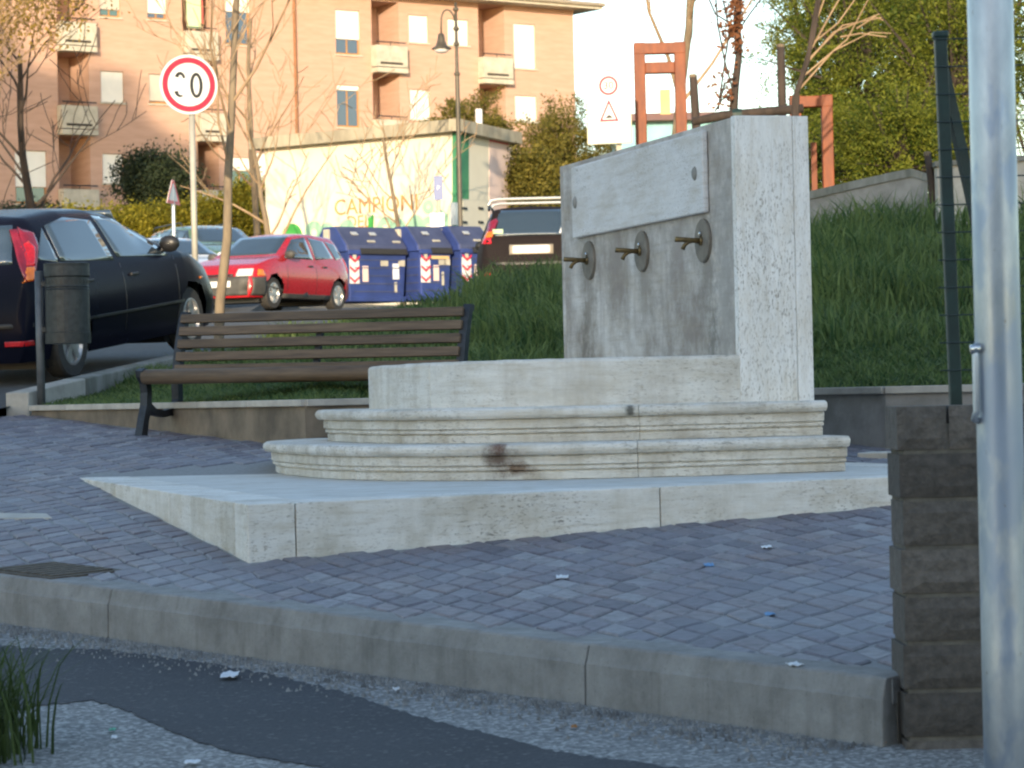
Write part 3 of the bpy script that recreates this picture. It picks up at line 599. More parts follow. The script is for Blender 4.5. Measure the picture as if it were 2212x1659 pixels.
# ================================================================== LITTER BIN
c0 = onplane(90, 897); bn = thing('litter_bin', 'dark grey cylindrical litter bin hung on a grey steel post', 'litter bin', c0)
sc = c0.y/FPX
mb = MB(); mb.tube([(0, 0, -.05), (0, 0, 1.20)], .034, 14); mb.build('post', M['steelpost'], bn, True, smooth=True)
mb = MB(); mb.lathe([(.055, 0), (.055, .012), (.036, .016)], 16); mb.build('foot_plate', M['binmetal'], bn, True)
bz = .59; Bm = Matrix.Translation((.235, -.01, bz))
mb = MB(); mb.lathe([(.165, 0), (.187, .0), (.19, .09), (.183, .094), (.183, .44), (.179, .45), (.179, .55), (.186, .555), (.19, .56), (.188, .64), (.19, .665), (.175, .668), (.172, .6), (.16, .05)], 36, Bm); drum = mb.build('drum', M['binmetal'], bn, True, smooth=False)
for k in range(14):
    a = math.pi+k*math.pi/13; mb = MB(); mb.box((.235+.1795*math.cos(a), -.01+.1795*math.sin(a), bz+.51), (.004, .018, .03), a); mb.build('hole', M['trim'], drum, True)
for z in (.45, .47, .555): 
    mb = MB(); mb.lathe([(.1835, z-.006), (.1865, z), (.1835, z+.006)], 36, Bm); mb.build('hoop', M['binmetal'], drum, True)
mb = MB(); mb.box((.05, 0, bz+.5), (.06, .05, .04)); mb.box((.05, 0, bz+.12), (.06, .05, .04)); mb.build('bracket', M['binmetal'], bn, True)
# ================================================================== BLOCK PIER, FENCE, POLE
pY = 8.12; z0 = U(1945, 1628, pY).z; x0 = U(1949, 1300, pY).x
pier = thing('block_wall', 'dark brown split-faced block wall end beside the kerb', 'wall', (x0+.3, pY+.1, z0))
ch = .1355; wW = 1.3
mb = MB(); mb.box((x0+.012+wW/2, pY+.15, z0+.44), (wW-.006, .268, .98)); mb.build('core', M['blockmortar'], pier)
for r_ in range(-1, 7):
    zz = z0+.035+r_*ch; brk = [0, .142, .30, .58, .86, 1.14, wW] if r_ == 6 else ([0, .30, .60, .90, 1.2, wW] if r_ % 2 else [0, .34, .62, .92, 1.2, wW])
    for a, b in zip(brk[:-1], brk[1:]):
        jl = RNG.uniform(-.006, .006); mb = MB(); nx, nz = 5, 4; rows = []
        a_ = x0+a+.004+(jl if a == 0 else 0); b_ = x0+b-.004; hh_ = ch-.013
        for i in range(nz+1):
            rr = []
            for k in range(nx+1):
                ed = min(i, nz-i, k, nx-k); bulge = 0 if ed == 0 else .010+RNG.uniform(-.004, .005)
                rr.append((lerp(a_, b_, k/nx), pY+.012-bulge, zz+.01+hh_*i/nz))
            rows.append(rr)
        mb.grid(rows)
        # sides and back
        fr0 = [rows[0][0], rows[0][-1], rows[-1][-1], rows[-1][0]]; mb.hexa([Vector(q)+Vector((0, .001, 0)) for q in fr0], [Vector(q)+Vector((0, .26, 0)) for q in fr0]); mb.build('block', M['block'], pier, bevel=0)
zt = z0+.035+7*ch-.012
fence = thing('fence_panel', 'dark green steel fence post with brace and wire mesh on the block wall', 'fence', (U(2048, 860, 8.52).x, 8.52, zt))
fx = U(2048, 500, 8.52).x; tp = U(2040, 78, 8.52).z
mb = MB(); mb.bar((fx+.012, 8.52, zt-.02), (fx-.01, 8.52, tp), .036, .036); mb.build('post', M['greenpaint'], fence, bevel=.004)
mb = MB(); mb.box((fx-.01, 8.52, tp+.004), (.046, .046, .02)); mb.build('post_cap', M['greenpaint'], fence, bevel=.006)
mb = MB(); mb.bar((fx-.006, 8.53, U(2050, 140, 8.52).z), (fx+.1, 8.56, U(2100, 500, 8.52).z), .03, .03); mb.bar((fx+.1, 8.56, U(2100, 500, 8.52).z), (fx+.13, 8.57, zt), .03, .03); mb.build('brace', M['greenpaint'], fence)
for k in range(13):
    z = U(2050, 800-59.5*k, 8.52).z; mb = MB(); mb.tube([(fx-.035, 8.50, z), (fx+.9, 8.50, z)], .0022, 5); mb.build('wire', M['wire'], fence)
for k in range(9):
    mb = MB(); mb.tube([(fx+.1+.09*k, 8.496, zt+.01), (fx+.1+.09*k, 8.496, tp)], .0022, 5); mb.build('wire', M['wire'], fence)
PYY = 7.0; pr = (2205-2106)/2/FPX*PYY; pcx = U(2157, 800, PYY)
pole = thing('steel_pole', 'thick galvanised steel pole standing in front of the block wall', 'pole', (pcx.x, PYY, -.9))
mb = MB(); mb.tube([(pcx.x, PYY, -1.2), (pcx.x, PYY, -.2), (pcx.x, PYY, .6), (pcx.x, PYY, 5.2)], [pr*1.03, pr*1.02, pr, pr*.97], 40); mb.build('shaft', M['polesteel'], pole, smooth=True)
mb = MB(); lx = U(2108, 800, PYY-.02).x; za, zb = U(2110, 745, PYY).z, U(2108, 905, PYY).z
mb.tube([(lx+.012, PYY, za), (lx-.002, PYY-.03, za-.004), (lx-.002, PYY-.032, za-.03), (lx-.002, PYY-.032, zb+.02), (lx-.008, PYY-.03, zb), (lx+.012, PYY, zb-.008)], .0085, 10); mb.build('handle', M['galv'], pole, smooth=True)
mb = MB(); mb.tube([(lx-.014, PYY-.032, za-.012), (lx+.012, PYY-.032, za-.008)], .012, 10); mb.build('clamp', M['chrome'], pole, smooth=True)
# ================================================================== CARS
class Car:
    def __init__(s, name, label, loc, head, L_, W_, top, belt, paintm, z0=.2, roofk=.74, wheels=(.75, 3.2), wr=.30, group=None, pitch=0):
        s.L, s.W, s.z0, s.belt, s.k = L_, W_, z0, belt, roofk; s.wheels, s.wr = wheels, wr
        xs_ = np.linspace(0, L_, 241); zt = np.interp(xs_, [q[0] for q in top], [q[1] for q in top]); kk = np.ones(7)/7
        zp = np.pad(zt, 3, mode='edge'); s.xs = xs_; s.zt = np.convolve(zp, kk, 'valid'); s.zt[0] = zt[0]; s.zt[-1] = zt[-1]
        m = Matrix.Translation(loc) @ Matrix.Rotation(head, 4, 'Z') @ Matrix.Rotation(-pitch, 4, 'Y') @ Matrix.Translation((-L_/2, 0, 0))
        s.t = thing(name, label, 'car', M=m, group=group); s.pm = paintm; s.body()
    def ztop(s, x): return float(np.interp(x, s.xs, s.zt))
    def wb(s, x):
        t_ = abs(x-s.L/2)/(s.L/2); return s.W/2*(1-.05*t_**2-.16*t_**10)
    def zb(s, x): return min(s.belt, s.ztop(x)-.045)
    def side(s, x, z):
        zb = s.zb(x); wb = s.wb(x)
        if z <= zb:
            t_ = (z-s.z0)/(zb-s.z0); return wb*(.90+.10*(1-(abs(t_-.55)/.55)**2.2)) if t_ > 0 else wb*.9
        ztp = s.ztop(x); t_ = min(1, (z-zb)/max(.01, ztp-zb)); h = max(0, ztp-s.belt); kk = lerp(.97, s.k, min(1, h/.35)); yb = wb*.936
        return yb*(1-(1-kk)*t_**1.15)*(1-.12*max(0, t_-.8)/.2)
    def ring(s, x):
        zb = s.zb(x); ztp = s.ztop(x); r = []
        for t_ in (0, .06, .2, .36, .5, .65, .8, .92, 1): z = lerp(s.z0, zb, t_); r.append((s.side(x, z), z))
        for t_ in (.15, .35, .55, .72, .85, .93): z = lerp(zb, ztp, t_); r.append((s.side(x, z), z))
        ye, ze = r[-1]
        for a in (.25, .5, .75, 1): r.append((ye*(1-a)**.8 if a < 1 else 0, ze+(ztp-ze)*math.sin(a*math.pi/2)**.8))
        return r
    def body(s):
        st = np.concatenate([np.linspace(0, .25, 12), np.linspace(.28, s.L-.28, 74), np.linspace(s.L-.25, s.L, 12)])
        st = np.sort(np.concatenate([st]+[np.linspace(wx-s.wr*1.2, wx+s.wr*1.2, 22) for wx in s.wheels])); mb = MB(); rows = []
        aR = s.wr*1.16
        for x in st:
            r = s.ring(x); full = []
            for sg in (1, -1):
                rr = []
                for y, z in r:
                    xx, zz = x, z
                    for wx in s.wheels:
                        dx, dz = x-wx, z-s.wr; q = math.hypot(dx, dz)
                        if q < aR and y > .3: sc_ = aR/max(q, .02); xx, zz = wx+dx*sc_, max(s.z0-.02, s.wr+dz*sc_)
                    rr.append((xx, sg*y, zz))
                full.append(rr)
            rows.append(full[0]+full[1][::-1][1:])
        n = len(rows[0]); vs = [p_ for r_ in rows for p_ in r_]; fs = []
        def ins(x, y, z):
            return any(math.hypot(x-wx, z-s.wr) < aR-.012 for wx in s.wheels) and abs(y) > .3
        for i in range(len(rows)-1):
            for k in range(n-1):
                y, z = s.ring(st[i])[min(k, n-1-k) if k < n//2 else n-2-k] if False else (rows[i][k][1], None)
                rg = s.ring(st[i]); kk = k if k < len(rg) else n-1-k; kk2 = k+1 if k+1 < len(rg) else n-2-k
                zc = (rg[kk][1]+rg[min(kk2, len(rg)-1)][1])/2; xc = (st[i]+st[i+1])/2
                if ins(xc, rg[kk][0], zc): continue
                fs.append([i*n+k, i*n+k+1, (i+1)*n+k+1, (i+1)*n+k])
        fs.append(list(range(n))); fs.append([(len(rows)-1)*n+k for k in range(n)][::-1])
        mb.add(vs, fs); s.b = mb.build('body', s.pm, s.t, True, smooth=True)
        mb = MB(); mb.box((s.L/2, 0, s.z0+.12), (s.L-.3, s.W*.72, .26)); 
        for wx in s.wheels: mb.box((wx, 0, s.wr+.12), (aR*2.1, s.W*.78, aR*1.75))
        mb.build('underbody', M['trim'], s.t, True)
        for wx in s.wheels:
            for sg in (1, -1):
                s.wheel(wx, sg)
    def wheel(s, wx, sg, steer=0):
        w_ = .19; yc = sg*(s.W/2*.93-w_/2); m = Matrix.Translation((wx, yc, s.wr)) @ Matrix.Rotation(-sg*math.pi/2, 4, 'X'); r = s.wr
        mb = MB(); mb.lathe([(r*.62, -w_/2), (r*.93, -w_/2), (r, -w_*.36), (r, w_*.36), (r*.95, w_*.48), (r*.66, w_*.5), (r*.63, w_*.3)], 32, m); ty = mb.build('wheel', M['tyre'], s.t, True, smooth=False)
        mb = MB(); mb.lathe([(r*.64, w_*.28), (r*.655, w_*.50), (r*.60, w_*.51), (r*.56, w_*.36), (r*.2, w_*.34)], 32, m)
        for k in range(5):
            a = k*2*math.pi/5+.3; mm = m @ Matrix.Rotation(a, 4, 'Z'); mb.M = mm; mb.box((r*.36, 0, w_*.42), (r*.52, r*.2, .02)); mb.M = None
        mb.lathe([(r*.2, w_*.34), (r*.18, w_*.49), (r*.05, w_*.5)], 16, m); mb.build('rim', M['rim'], ty, True)
    def patch(s, name, poly, m, sides=(1, -1), off=.006, parent=None, n=8):
        zs = [q[1] for q in poly]; za, zb_ = min(zs)+1e-4, max(zs)-1e-4; out = []
        for sg in sides:
            mb = MB(); rows = []
            for i in range(n+1):
                z = lerp(za, zb_, i/n); xi = []
                for (a, b) in zip(poly, poly[1:]+poly[:1]):
                    if (a[1]-z)*(b[1]-z) <= 0 and a[1] != b[1]: xi.append(lerp(a[0], b[0], (z-a[1])/(b[1]-a[1])))
                xa, xb = min(xi), max(xi); rows.append([(lerp(xa, xb, k/n), sg*(s.side(lerp(xa, xb, k/n), z)+off), z) for k in range(n+1)])
            mb.grid(rows); o = mb.build(name, m, parent or s.t, True, smooth=True, fix=True)
            so_ = o.modifiers.new('thick', 'SOLIDIFY'); so_.thickness = .01; so_.offset = -1 if sg > 0 else -1; out.append(o)
        return out
    def xend(s, y, z, front):
        rng_ = np.linspace(0, 1.9, 191)
        for d in rng_:
            x = s.L-d if front else d
            if z <= s.ztop(x)-.03*(abs(y)/(s.W/2))**2 and abs(y) <= s.side(x, z): return x
        return s.L-1.9 if front else 1.9
    def endpatch(s, name, poly, m, front, off=.006, parent=None, n=8):
        zs = [q[1] for q in poly]; za, zb_ = min(zs)+1e-4, max(zs)-1e-4; mb = MB(); rows = []
        for i in range(n+1):
            z = lerp(za, zb_, i/n); yi = []
            for (a, b) in zip(poly, poly[1:]+poly[:1]):
                if (a[1]-z)*(b[1]-z) <= 0 and a[1] != b[1]: yi.append(lerp(a[0], b[0], (z-a[1])/(b[1]-a[1])))
            ya, yb = min(yi), max(yi); r_ = []
            for k in range(n+1):
                y = lerp(ya, yb, k/n); x = s.xend(y, z, front); r_.append((x+(off if front else -off), y, z+off*.6))
            rows.append(r_)
        mb.grid(rows); o = mb.build(name, m, parent or s.t, True, smooth=True); so_ = o.modifiers.new('thick', 'SOLIDIFY'); so_.thickness = .012; so_.offset = 0
        return o
    def mirror(s, x, z, m):
        for sg in (1, -1):
            y = s.side(x, z); mb = MB(); bm_ = Matrix.Translation((x, sg*(y+.09), z+.03)) @ Matrix.Diagonal((.6, 1, .8, 1))
            mb.lathe([(.001, -.1), (.06, -.085), (.1, -.03), (.105, .02), (.09, .07), (.04, .1), (.001, .105)], 14, bm_); mb.box((x, sg*(y+.01), z-.02), (.05, .08, .04)); mb.build('mirror', m, s.t, True, smooth=True)
    def handles(s, xs_, z, m):
        for x in xs_:
            for sg in (1, -1): mb = MB(); mb.box((x, sg*(s.side(x, z)+.012), z), (.16, .03, .028)); mb.build('door_handle', m, s.t, True, bevel=.008)
    def seams(s, xs_, za, zb_):
        for x in xs_:
            s.patch('door_seam', [(x-.006, za), (x+.006, za), (x+.006, zb_), (x-.006, zb_)], M['trim'], off=.0025, n=4)
def head(dx, dy): return math.atan2(dy, dx)
def gpos(px, Y): return Vector((U(px, 600, Y).x, Y, S(Y)))
# dark hatchback by the planter (rear towards the camera, at left)
hb = Vector((.302, .953, 0)); rc = Vector((U(86, 700, 25.0).x, 25.2, 0)); Lb = 4.18; Wb = 1.72
cc = rc+hb*(Lb/2)-Vector((hb.y, -hb.x, 0))*(Wb/2); cc.z = S(cc.y)+.03
blk = Car('parked_car', 'dark blue-black hatchback with tall red and amber tail lights parked by the planter kerb', cc, head(hb.x, hb.y), Lb, Wb,
          [(0, .54), (.03, .65), (.05, .90), (.10, 1.05), (.30, 1.42), (.46, 1.49), (1.1, 1.53), (1.7, 1.51), (2.2, 1.43), (3.05, 1.05), (3.45, .96), (3.88, .81), (4.1, .68), (4.18, .52)], .97, M['p_black'], wheels=(.72, 3.36), wr=.315, pitch=.10, roofk=.68)
blk.endpatch('rear_window', [(-.56, 1.06), (.56, 1.06), (.48, 1.40), (-.48, 1.40)], M['carglass'], False)
blk.endpatch('windscreen', [(-.62, 1.12), (.62, 1.12), (.5, 1.45), (-.5, 1.45)], M['carglass'], True)
blk.patch('window', [(.26, 1.07), (.62, 1.05), (.62, 1.36)], M['carglass'])
blk.patch('window', [(.67, 1.04), (1.68, 1.0), (1.58, 1.43), (1.1, 1.435), (.69, 1.38)], M['carglass'])
blk.patch('window', [(1.78, .995), (2.88, .97), (2.82, 1.05), (2.28, 1.34), (2.0, 1.40), (1.69, 1.425)], M['carglass'])
for sg in (1, -1):
    tl = blk.patch('tail_light', [(.07, .90), (.16, .92), (.44, 1.22), (.46, 1.36), (.34, 1.39), (.13, 1.06)], M['lampdarkred'], (sg,), .010)[0]
    blk.patch('lens', [(.125, 1.045), (.25, 1.045), (.37, 1.2), (.33, 1.26), (.23, 1.22)], M['lampred'], (sg,), .016, tl)
    blk.patch('lens', [(.07, .90), (.155, .92), (.24, 1.035), (.115, 1.035)], M['lampamber'], (sg,), .016, tl)
    blk.endpatch('rear_reflector', [(sg*.50, .34), (sg*.72, .34), (sg*.72, .385), (sg*.50, .385)], M['lampred'], False, .012)
    blk.endpatch('tail_light_inner', [(sg*.70, .90), (sg*.76, .90), (sg*.53, 1.36), (sg*.47, 1.36)], M['lampdarkred'], False, .012)
blk.mirror(2.88, 1.05, M['trim']); blk.handles((1.05, 2.0), .85, M['trim']); blk.seams((.9, 1.78, 3.0), .34, .97)
blk.patch('side_moulding', [(.9, .50), (3.1, .50), (3.1, .525), (.9, .525)], M['trim'], off=.012); blk.endpatch('rear_bumper_strip', [(-.74, .50), (.74, .50), (.74, .54), (-.74, .54)], M['trim'], False, .012)
blk.endpatch('number_plate', [(-.26, .62), (.26, .62), (.26, .73), (-.26, .73)], M['white'], False, .012)
blk.patch('indicator', [(3.56, .70), (3.63, .70), (3.63, .72), (3.56, .72)], M['lampamber'], off=.01)
# red hatchback
hr = Vector((-.42, -.907, 0)); c0 = gpos(584, 53.2)
red = Car('parked_car', 'small red hatchback with grey bumpers parked in the sun beside the blue bins', c0, head(hr.x, hr.y), 3.72, 1.62,
          [(0, .5), (.04, .70), (.08, .86), (.36, 1.33), (.5, 1.41), (1.3, 1.45), (1.75, 1.43), (2.08, 1.37), (2.78, .97), (3.1, .91), (3.5, .80), (3.66, .68), (3.72, .5)], .90, M['p_red'], wheels=(.62, 3.06), wr=.285, roofk=.76)
red.endpatch('windscreen', [(-.60, 1.0), (.60, 1.0), (.5, 1.36), (-.5, 1.36)], M['carglass'], True); red.endpatch('rear_window', [(-.55, .95), (.55, .95), (.45, 1.3), (-.45, 1.3)], M['carglass'], False)
red.patch('window', [(1.58, .93), (2.62, .93), (2.56, 1.0), (2.06, 1.32), (1.64, 1.35)], M['carglass']); red.patch('window', [(.74, .95), (1.48, .93), (1.52, 1.35), (.98, 1.34)], M['carglass']); red.patch('window', [(.3, .97), (.66, .955), (.88, 1.3), (.56, 1.28)], M['carglass'])
red.endpatch('bumper', [(-.77, .22), (.77, .22), (.77, .56), (-.77, .56)], M['plastic'], True, .03)
red.patch('bumper_side', [(3.34, .23), (3.70, .23), (3.68, .56), (3.40, .56)], M['plastic'], off=.02)
red.patch('sill', [(.95, .2), (2.75, .2), (2.75, .28), (.95, .28)], M['plastic'], off=.012)
for sg in (1, -1):
    red.endpatch('headlight', [(sg*.34, .57), (sg*.66, .57), (sg*.66, .70), (sg*.36, .70)], M['lampclear'], True, .02); red.patch('indicator', [(3.38, .585), (3.58, .585), (3.54, .70), (3.42, .70)], M['lampamber'], (sg,), .012)
    red.patch('tail_light', [(.07, .72), (.16, .72), (.26, 1.0), (.2, 1.04)], M['lampred'], (sg,), .01)
red.mirror(2.55, .96, M['plastic']); red.handles((1.2, 1.75), .80, M['trim']); red.seams((1.53, 2.62), .3, .9)
red.endpatch('number_plate', [(-.26, .36), (.26, .36), (.26, .47), (-.26, .47)], M['white'], True, .045)
red.endpatch('grille', [(-.28, .58), (.28, .58), (.28, .62), (-.28, .62)], M['trim'], True, .012)
# white hatchback behind the dark one
wh = Car('parked_car', 'white car facing the street between the dark hatchback and the green estate', Vector((U(372, 600, 58.5).x, 58.5, 2.36)), head(.5, -.866), 3.9, 1.65,
         [(0, .5), (.05, .8), (.3, 1.25), (.5, 1.4), (1.3, 1.45), (1.85, 1.42), (2.15, 1.35), (2.85, .98), (3.3, .9), (3.7, .75), (3.85, .6), (3.9, .45)], .92, M['p_white'], wheels=(.65, 3.15), wr=.29)
wh.endpatch('windscreen', [(-.62, 1.02), (.62, 1.02), (.5, 1.36), (-.5, 1.36)], M['carglass'], True); wh.patch('window', [(1.6, .95), (2.68, .95), (2.12, 1.31), (1.65, 1.34)], M['carglass']); wh.patch('window', [(.7, .97), (1.5, .95), (1.54, 1.34), (.95, 1.32)], M['carglass'])
wh.mirror(2.6, .98, M['p_white'])
for sg in (1, -1): wh.endpatch('headlight', [(sg*.4, .56), (sg*.7, .56), (sg*.7, .7), (sg*.42, .7)], M['lampclear'], True, .02)
# green estate
mb = MB(); mb.hexa([(-14, 55, 1.6), (-5.2, 55, 1.6), (-5.0, 68, 1.6), (-14, 68, 1.6)], [(-14, 55, 1.98), (-5.2, 55, 1.98), (-5.0, 68, 3.31), (-14, 68, 3.31)]); struct(mb.build('parking_area', M['street']))
gr = Car('parked_car', 'green estate car with roof rails parked in front of the yellow-green hedge', Vector((U(452, 600, 63).x, 63, 2.82)), head(.47, -.88), 4.4, 1.68,
         [(0, .5), (.03, .85), (.12, 1.3), (.3, 1.43), (1.5, 1.48), (2.2, 1.46), (2.6, 1.38), (3.3, 1.0), (3.8, .92), (4.2, .78), (4.35, .6), (4.4, .45)], .93, M['p_green'], wheels=(.75, 3.45), wr=.30, roofk=.8)
gr.patch('window', [(.28, .98), (.82, .97), (.84, 1.36), (.42, 1.36)], M['carglass']); gr.patch('window', [(.96, .97), (1.72, .96), (1.74, 1.38), (.98, 1.38)], M['carglass']); gr.patch('window', [(1.9, .96), (3.1, .96), (2.58, 1.33), (1.92, 1.38)], M['carglass'])
gr.endpatch('windscreen', [(-.62, 1.03), (.62, 1.03), (.52, 1.38), (-.52, 1.38)], M['carglass'], True)
for sg in (1, -1): mb = MB(); mb.tube([(.4, sg*.58, 1.44), (.5, sg*.58, 1.5), (2.0, sg*.58, 1.52), (2.15, sg*.58, 1.45)], .018, 8); mb.build('roof_rail', M['trim'], gr.t, True)
# dark estate seen from behind
Ls = 4.5; Ys = 43.0; cs = gpos(1149, Ys); hs = Vector((.03, 1, 0)); cs = cs+hs*(Ls/2); cs.z = S(Ys+1)+.02
suv = Car('parked_car', 'dark brown estate car with silver roof bars seen from behind beside the grass bank', cs, head(hs.x, hs.y), Ls, 1.76,
          [(0, .55), (.03, .70), (.05, .98), (.10, 1.04), (.40, 1.46), (.52, 1.535), (1.6, 1.58), (2.2, 1.56), (2.7, 1.46), (3.4, 1.05), (3.9, .98), (4.3, .8), (4.45, .6), (4.5, .5)], .98, M['p_brown'], wheels=(.8, 3.5), wr=.32, roofk=.72)
suv.endpatch('rear_window', [(-.70, 1.07), (.70, 1.07), (.60, 1.47), (-.60, 1.47)], M['carglass'], False)
suv.endpatch('number_plate', [(-.28, .80), (.28, .80), (.28, .91), (-.28, .91)], M['white'], False, .014)
suv.endpatch('plate_trim', [(-.33, .785), (.33, .785), (.33, .93), (-.33, .93)], M['gutter'], False, .006)
suv.endpatch('bumper_strip', [(-.82, .62), (.82, .62), (.82, .66), (-.82, .66)], M['trim'], False, .02)
suv.endpatch('badge', [(-.72, .78), (-.55, .78), (-.55, .805), (-.72, .805)], M['silver'], False, .012); suv.endpatch('rear_shelf_sticker', [(.42, 1.10), (.58, 1.10), (.58, 1.17), (.42, 1.17)], M['sheet'], False, .016); suv.endpatch('window_sticker', [(-.55, 1.09), (-.42, 1.09), (-.46, 1.2), (-.5, 1.2)], M['litter'], False, .016)
for sg in (1, -1):
    tl = suv.patch('tail_light', [(.06, .96), (.2, .96), (.40, 1.30), (.34, 1.36), (.24, 1.26)], M['lampdarkred'], (sg,), .012)[0]
    suv.patch('lens', [(.06, .96), (.16, .96), (.2, 1.05), (.1, 1.05)], M['lampred'], (sg,), .018, tl); suv.patch('lens', [(.1, 1.06), (.2, 1.06), (.25, 1.15), (.16, 1.15)], M['lampamber'], (sg,), .018, tl)
    suv.endpatch('rear_reflector', [(sg*.62, .44), (sg*.80, .44), (sg*.80, .51), (sg*.62, .51)], M['lampred'], False, .02)
    mb = MB(); mb.tube([(.55, sg*.64, 1.49), (.65, sg*.64, 1.56), (2.3, sg*.64, 1.60), (2.45, sg*.64, 1.52)], .02, 8); mb.build('roof_rail', M['trim'], suv.t, True)
for x in (.85, 1.9): mb = MB(); mb.tube([(x, -.66, 1.58), (x, -.62, 1.655), (x, -.5, 1.675), (x, .5, 1.675), (x, .62, 1.655), (x, .66, 1.58)], .022, 8); mb.build('roof_bar', M['silver'], suv.t, True)
suv.mirror(3.1, 1.05, M['trim'])
# ================================================================== BLUE BINS
def bin_(px, Y, label, var, Wd=1.6):
    th = thing('recycling_container', label, 'container', gpos(px, Y), R(41), 'blue recycling containers in a row')
    D, H = 1.2, 1.78
    mb = MB(); mb.hexa([(-Wd/2+.06, -D/2+.05, .16), (Wd/2-.06, -D/2+.05, .16), (Wd/2-.06, D/2-.05, .16), (-Wd/2+.06, D/2-.05, .16)], [(-Wd/2, -D/2, 1.22), (Wd/2, -D/2, 1.22), (Wd/2, D/2, 1.22), (-Wd/2, D/2, 1.22)]); b_ = mb.build('shell', M['bluebin'], th, True, bevel=.03)
    # ribs on front and ends
    for k in range(5):
        z = .36+.17*k; f = -D/2+.05*(1-(z-.16)/1.06); e = Wd/2-.06*(1-(z-.16)/1.06)
        mb = MB(); mb.box((0, f-.006, z), (Wd-.34, .02, .022)); mb.build('rib', M['bluelid'], b_, True)
        for sg in (1, -1): mb = MB(); mb.box((sg*(e+.006), 0, z), (.02, D-.2, .022)); mb.build('rib', M['bluelid'], b_, True)
    mb = MB(); mb.box((0, 0, .20), (Wd-.04, D-.02, .12)); mb.build('base_frame', M['bluebin'], th, True, bevel=.02)
    mb = MB(); mb.box((0, -D/2-.01, 1.20), (Wd+.04, .06, .10)); mb.box((0, D/2+.01, 1.20), (Wd+.04, .06, .10)); mb.build('rim', M['bluebin'], th, True, bevel=.015)
    # pitched lid with end gables
    pr_ = [(-D/2-.02, 1.24), (-D/2+.02, 1.36), (-.18, H), (.22, H), (D/2-.02, 1.36), (D/2+.02, 1.24)]
    mb = MB(); mb.hexa([(-Wd/2-.02, y, z) for y, z in pr_], [(Wd/2+.02, y, z) for y, z in pr_]); ld = mb.build('lid', M['bluelid'], th, True, bevel=.03)
    for sg in (1, -1):
        mb = MB(); mb.hexa([(sg*(Wd/2+.022), y*.98, z-.004) for y, z in pr_], [(sg*(Wd/2+.05), y*.96, z-.02) for y, z in pr_]); mb.build('gable', M['bluebin'], ld, True)
        mb = MB(); mb.box((sg*(Wd/2+.07), .05, .95), (.10, .16, 1.55)); mb.build('lifting_arm', M['balc'], th, True, bevel=.02)
    mb = MB(); mb.hexa([(-Wd/2+.3, -D/2-.03, 1.28), (Wd/2-.02, -D/2-.03, 1.28), (Wd/2-.02, -D/2-.06, 1.16), (-Wd/2+.3, -D/2-.06, 1.16)], [(-Wd/2+.3, -D/2-.035, 1.29), (Wd/2-.02, -D/2-.035, 1.29), (Wd/2-.02, -D/2-.08, 1.17), (-Wd/2+.3, -D/2-.08, 1.17)]); mb.build('rubber_flap', M['rubber'], th, True)
    def sticker(x, z, w_, h_, m, name='sticker', off=.012):
        if x+w_/2 > Wd/2-.03: return
        f = -D/2+.05*(1-(z-.16)/1.06)-off; mb = MB(); mb.box((x, f, z), (w_, .012, h_)); return mb.build(name, m, th, True)
    sx = -Wd/2+.16; sticker(sx, .80, .26, .54, M['signwhite'], 'chevron_panel', .01)
    for k in range(3):
        mb = MB(); zc = .56+.22*k; f = -D/2-.005
        for sg in (1, -1):
            yy = f+.0-.018+.045*(1-(zc-.16)/1.06); q = [(sx, zc-.02), (sx+sg*.13, zc+.08), (sx+sg*.13, zc+.13), (sx, zc+.035)]; mb.hexa([(a, yy, b) for a, b in q], [(a, yy-.006, b) for a, b in q])
        mb.build('chevron', M['signred'], th, True)
    sticker(sx+.30, .74, .15, .34, M['pink']); sticker(.18, .98, .20, .13, M['balc']); sticker(Wd/2-.14, .98, .17, .13, M['balc']); sticker(sx, 1.08, .09, .13, M['balc'])
    if var == 0: sticker(.5, .80, .17, .34, M['litter']); sticker(.5, .46, .06, .22, M['balc'])
    if var == 1: sticker(.12, 1.08, .5, .07, M['ochre']); sticker(.2, .62, .06, .3, M['balc'])
    mb = MB(); mb.box((-Wd/2-.012, -.32, 1.30), (.012, .22, .1)); mb.build('sticker', M['balc'], th, True)
    for x in ((-.1, .6) if Wd > 1 else (.1,)): mb = MB(); mb.box((x, -D/2+.09, 1.45), (.2, .02, .05), M=Matrix.Rotation(-.9, 4, 'X')); mb.build('sticker', M['balc'], ld, True)
    for x in ((-.45, .05) if Wd > 1 else (-.1,)): mb = MB(); mb.box((x, -.37, 1.62), (.16, .02, .1), M=Matrix.Rotation(-.9, 4, 'X')); mb.build('sticker', M['silver'], ld, True)
bin_(780, 62.5, 'blue recycling container beside the red car, white sheet stuck on its front', 0)
bin_(905, 63.15, 'narrow blue recycling container with a yellow strip under its lid, middle of the row', 1, .9)
bin_(993, 63.7, 'narrow blue recycling container half hidden by the dark brown estate car', 2, .9)
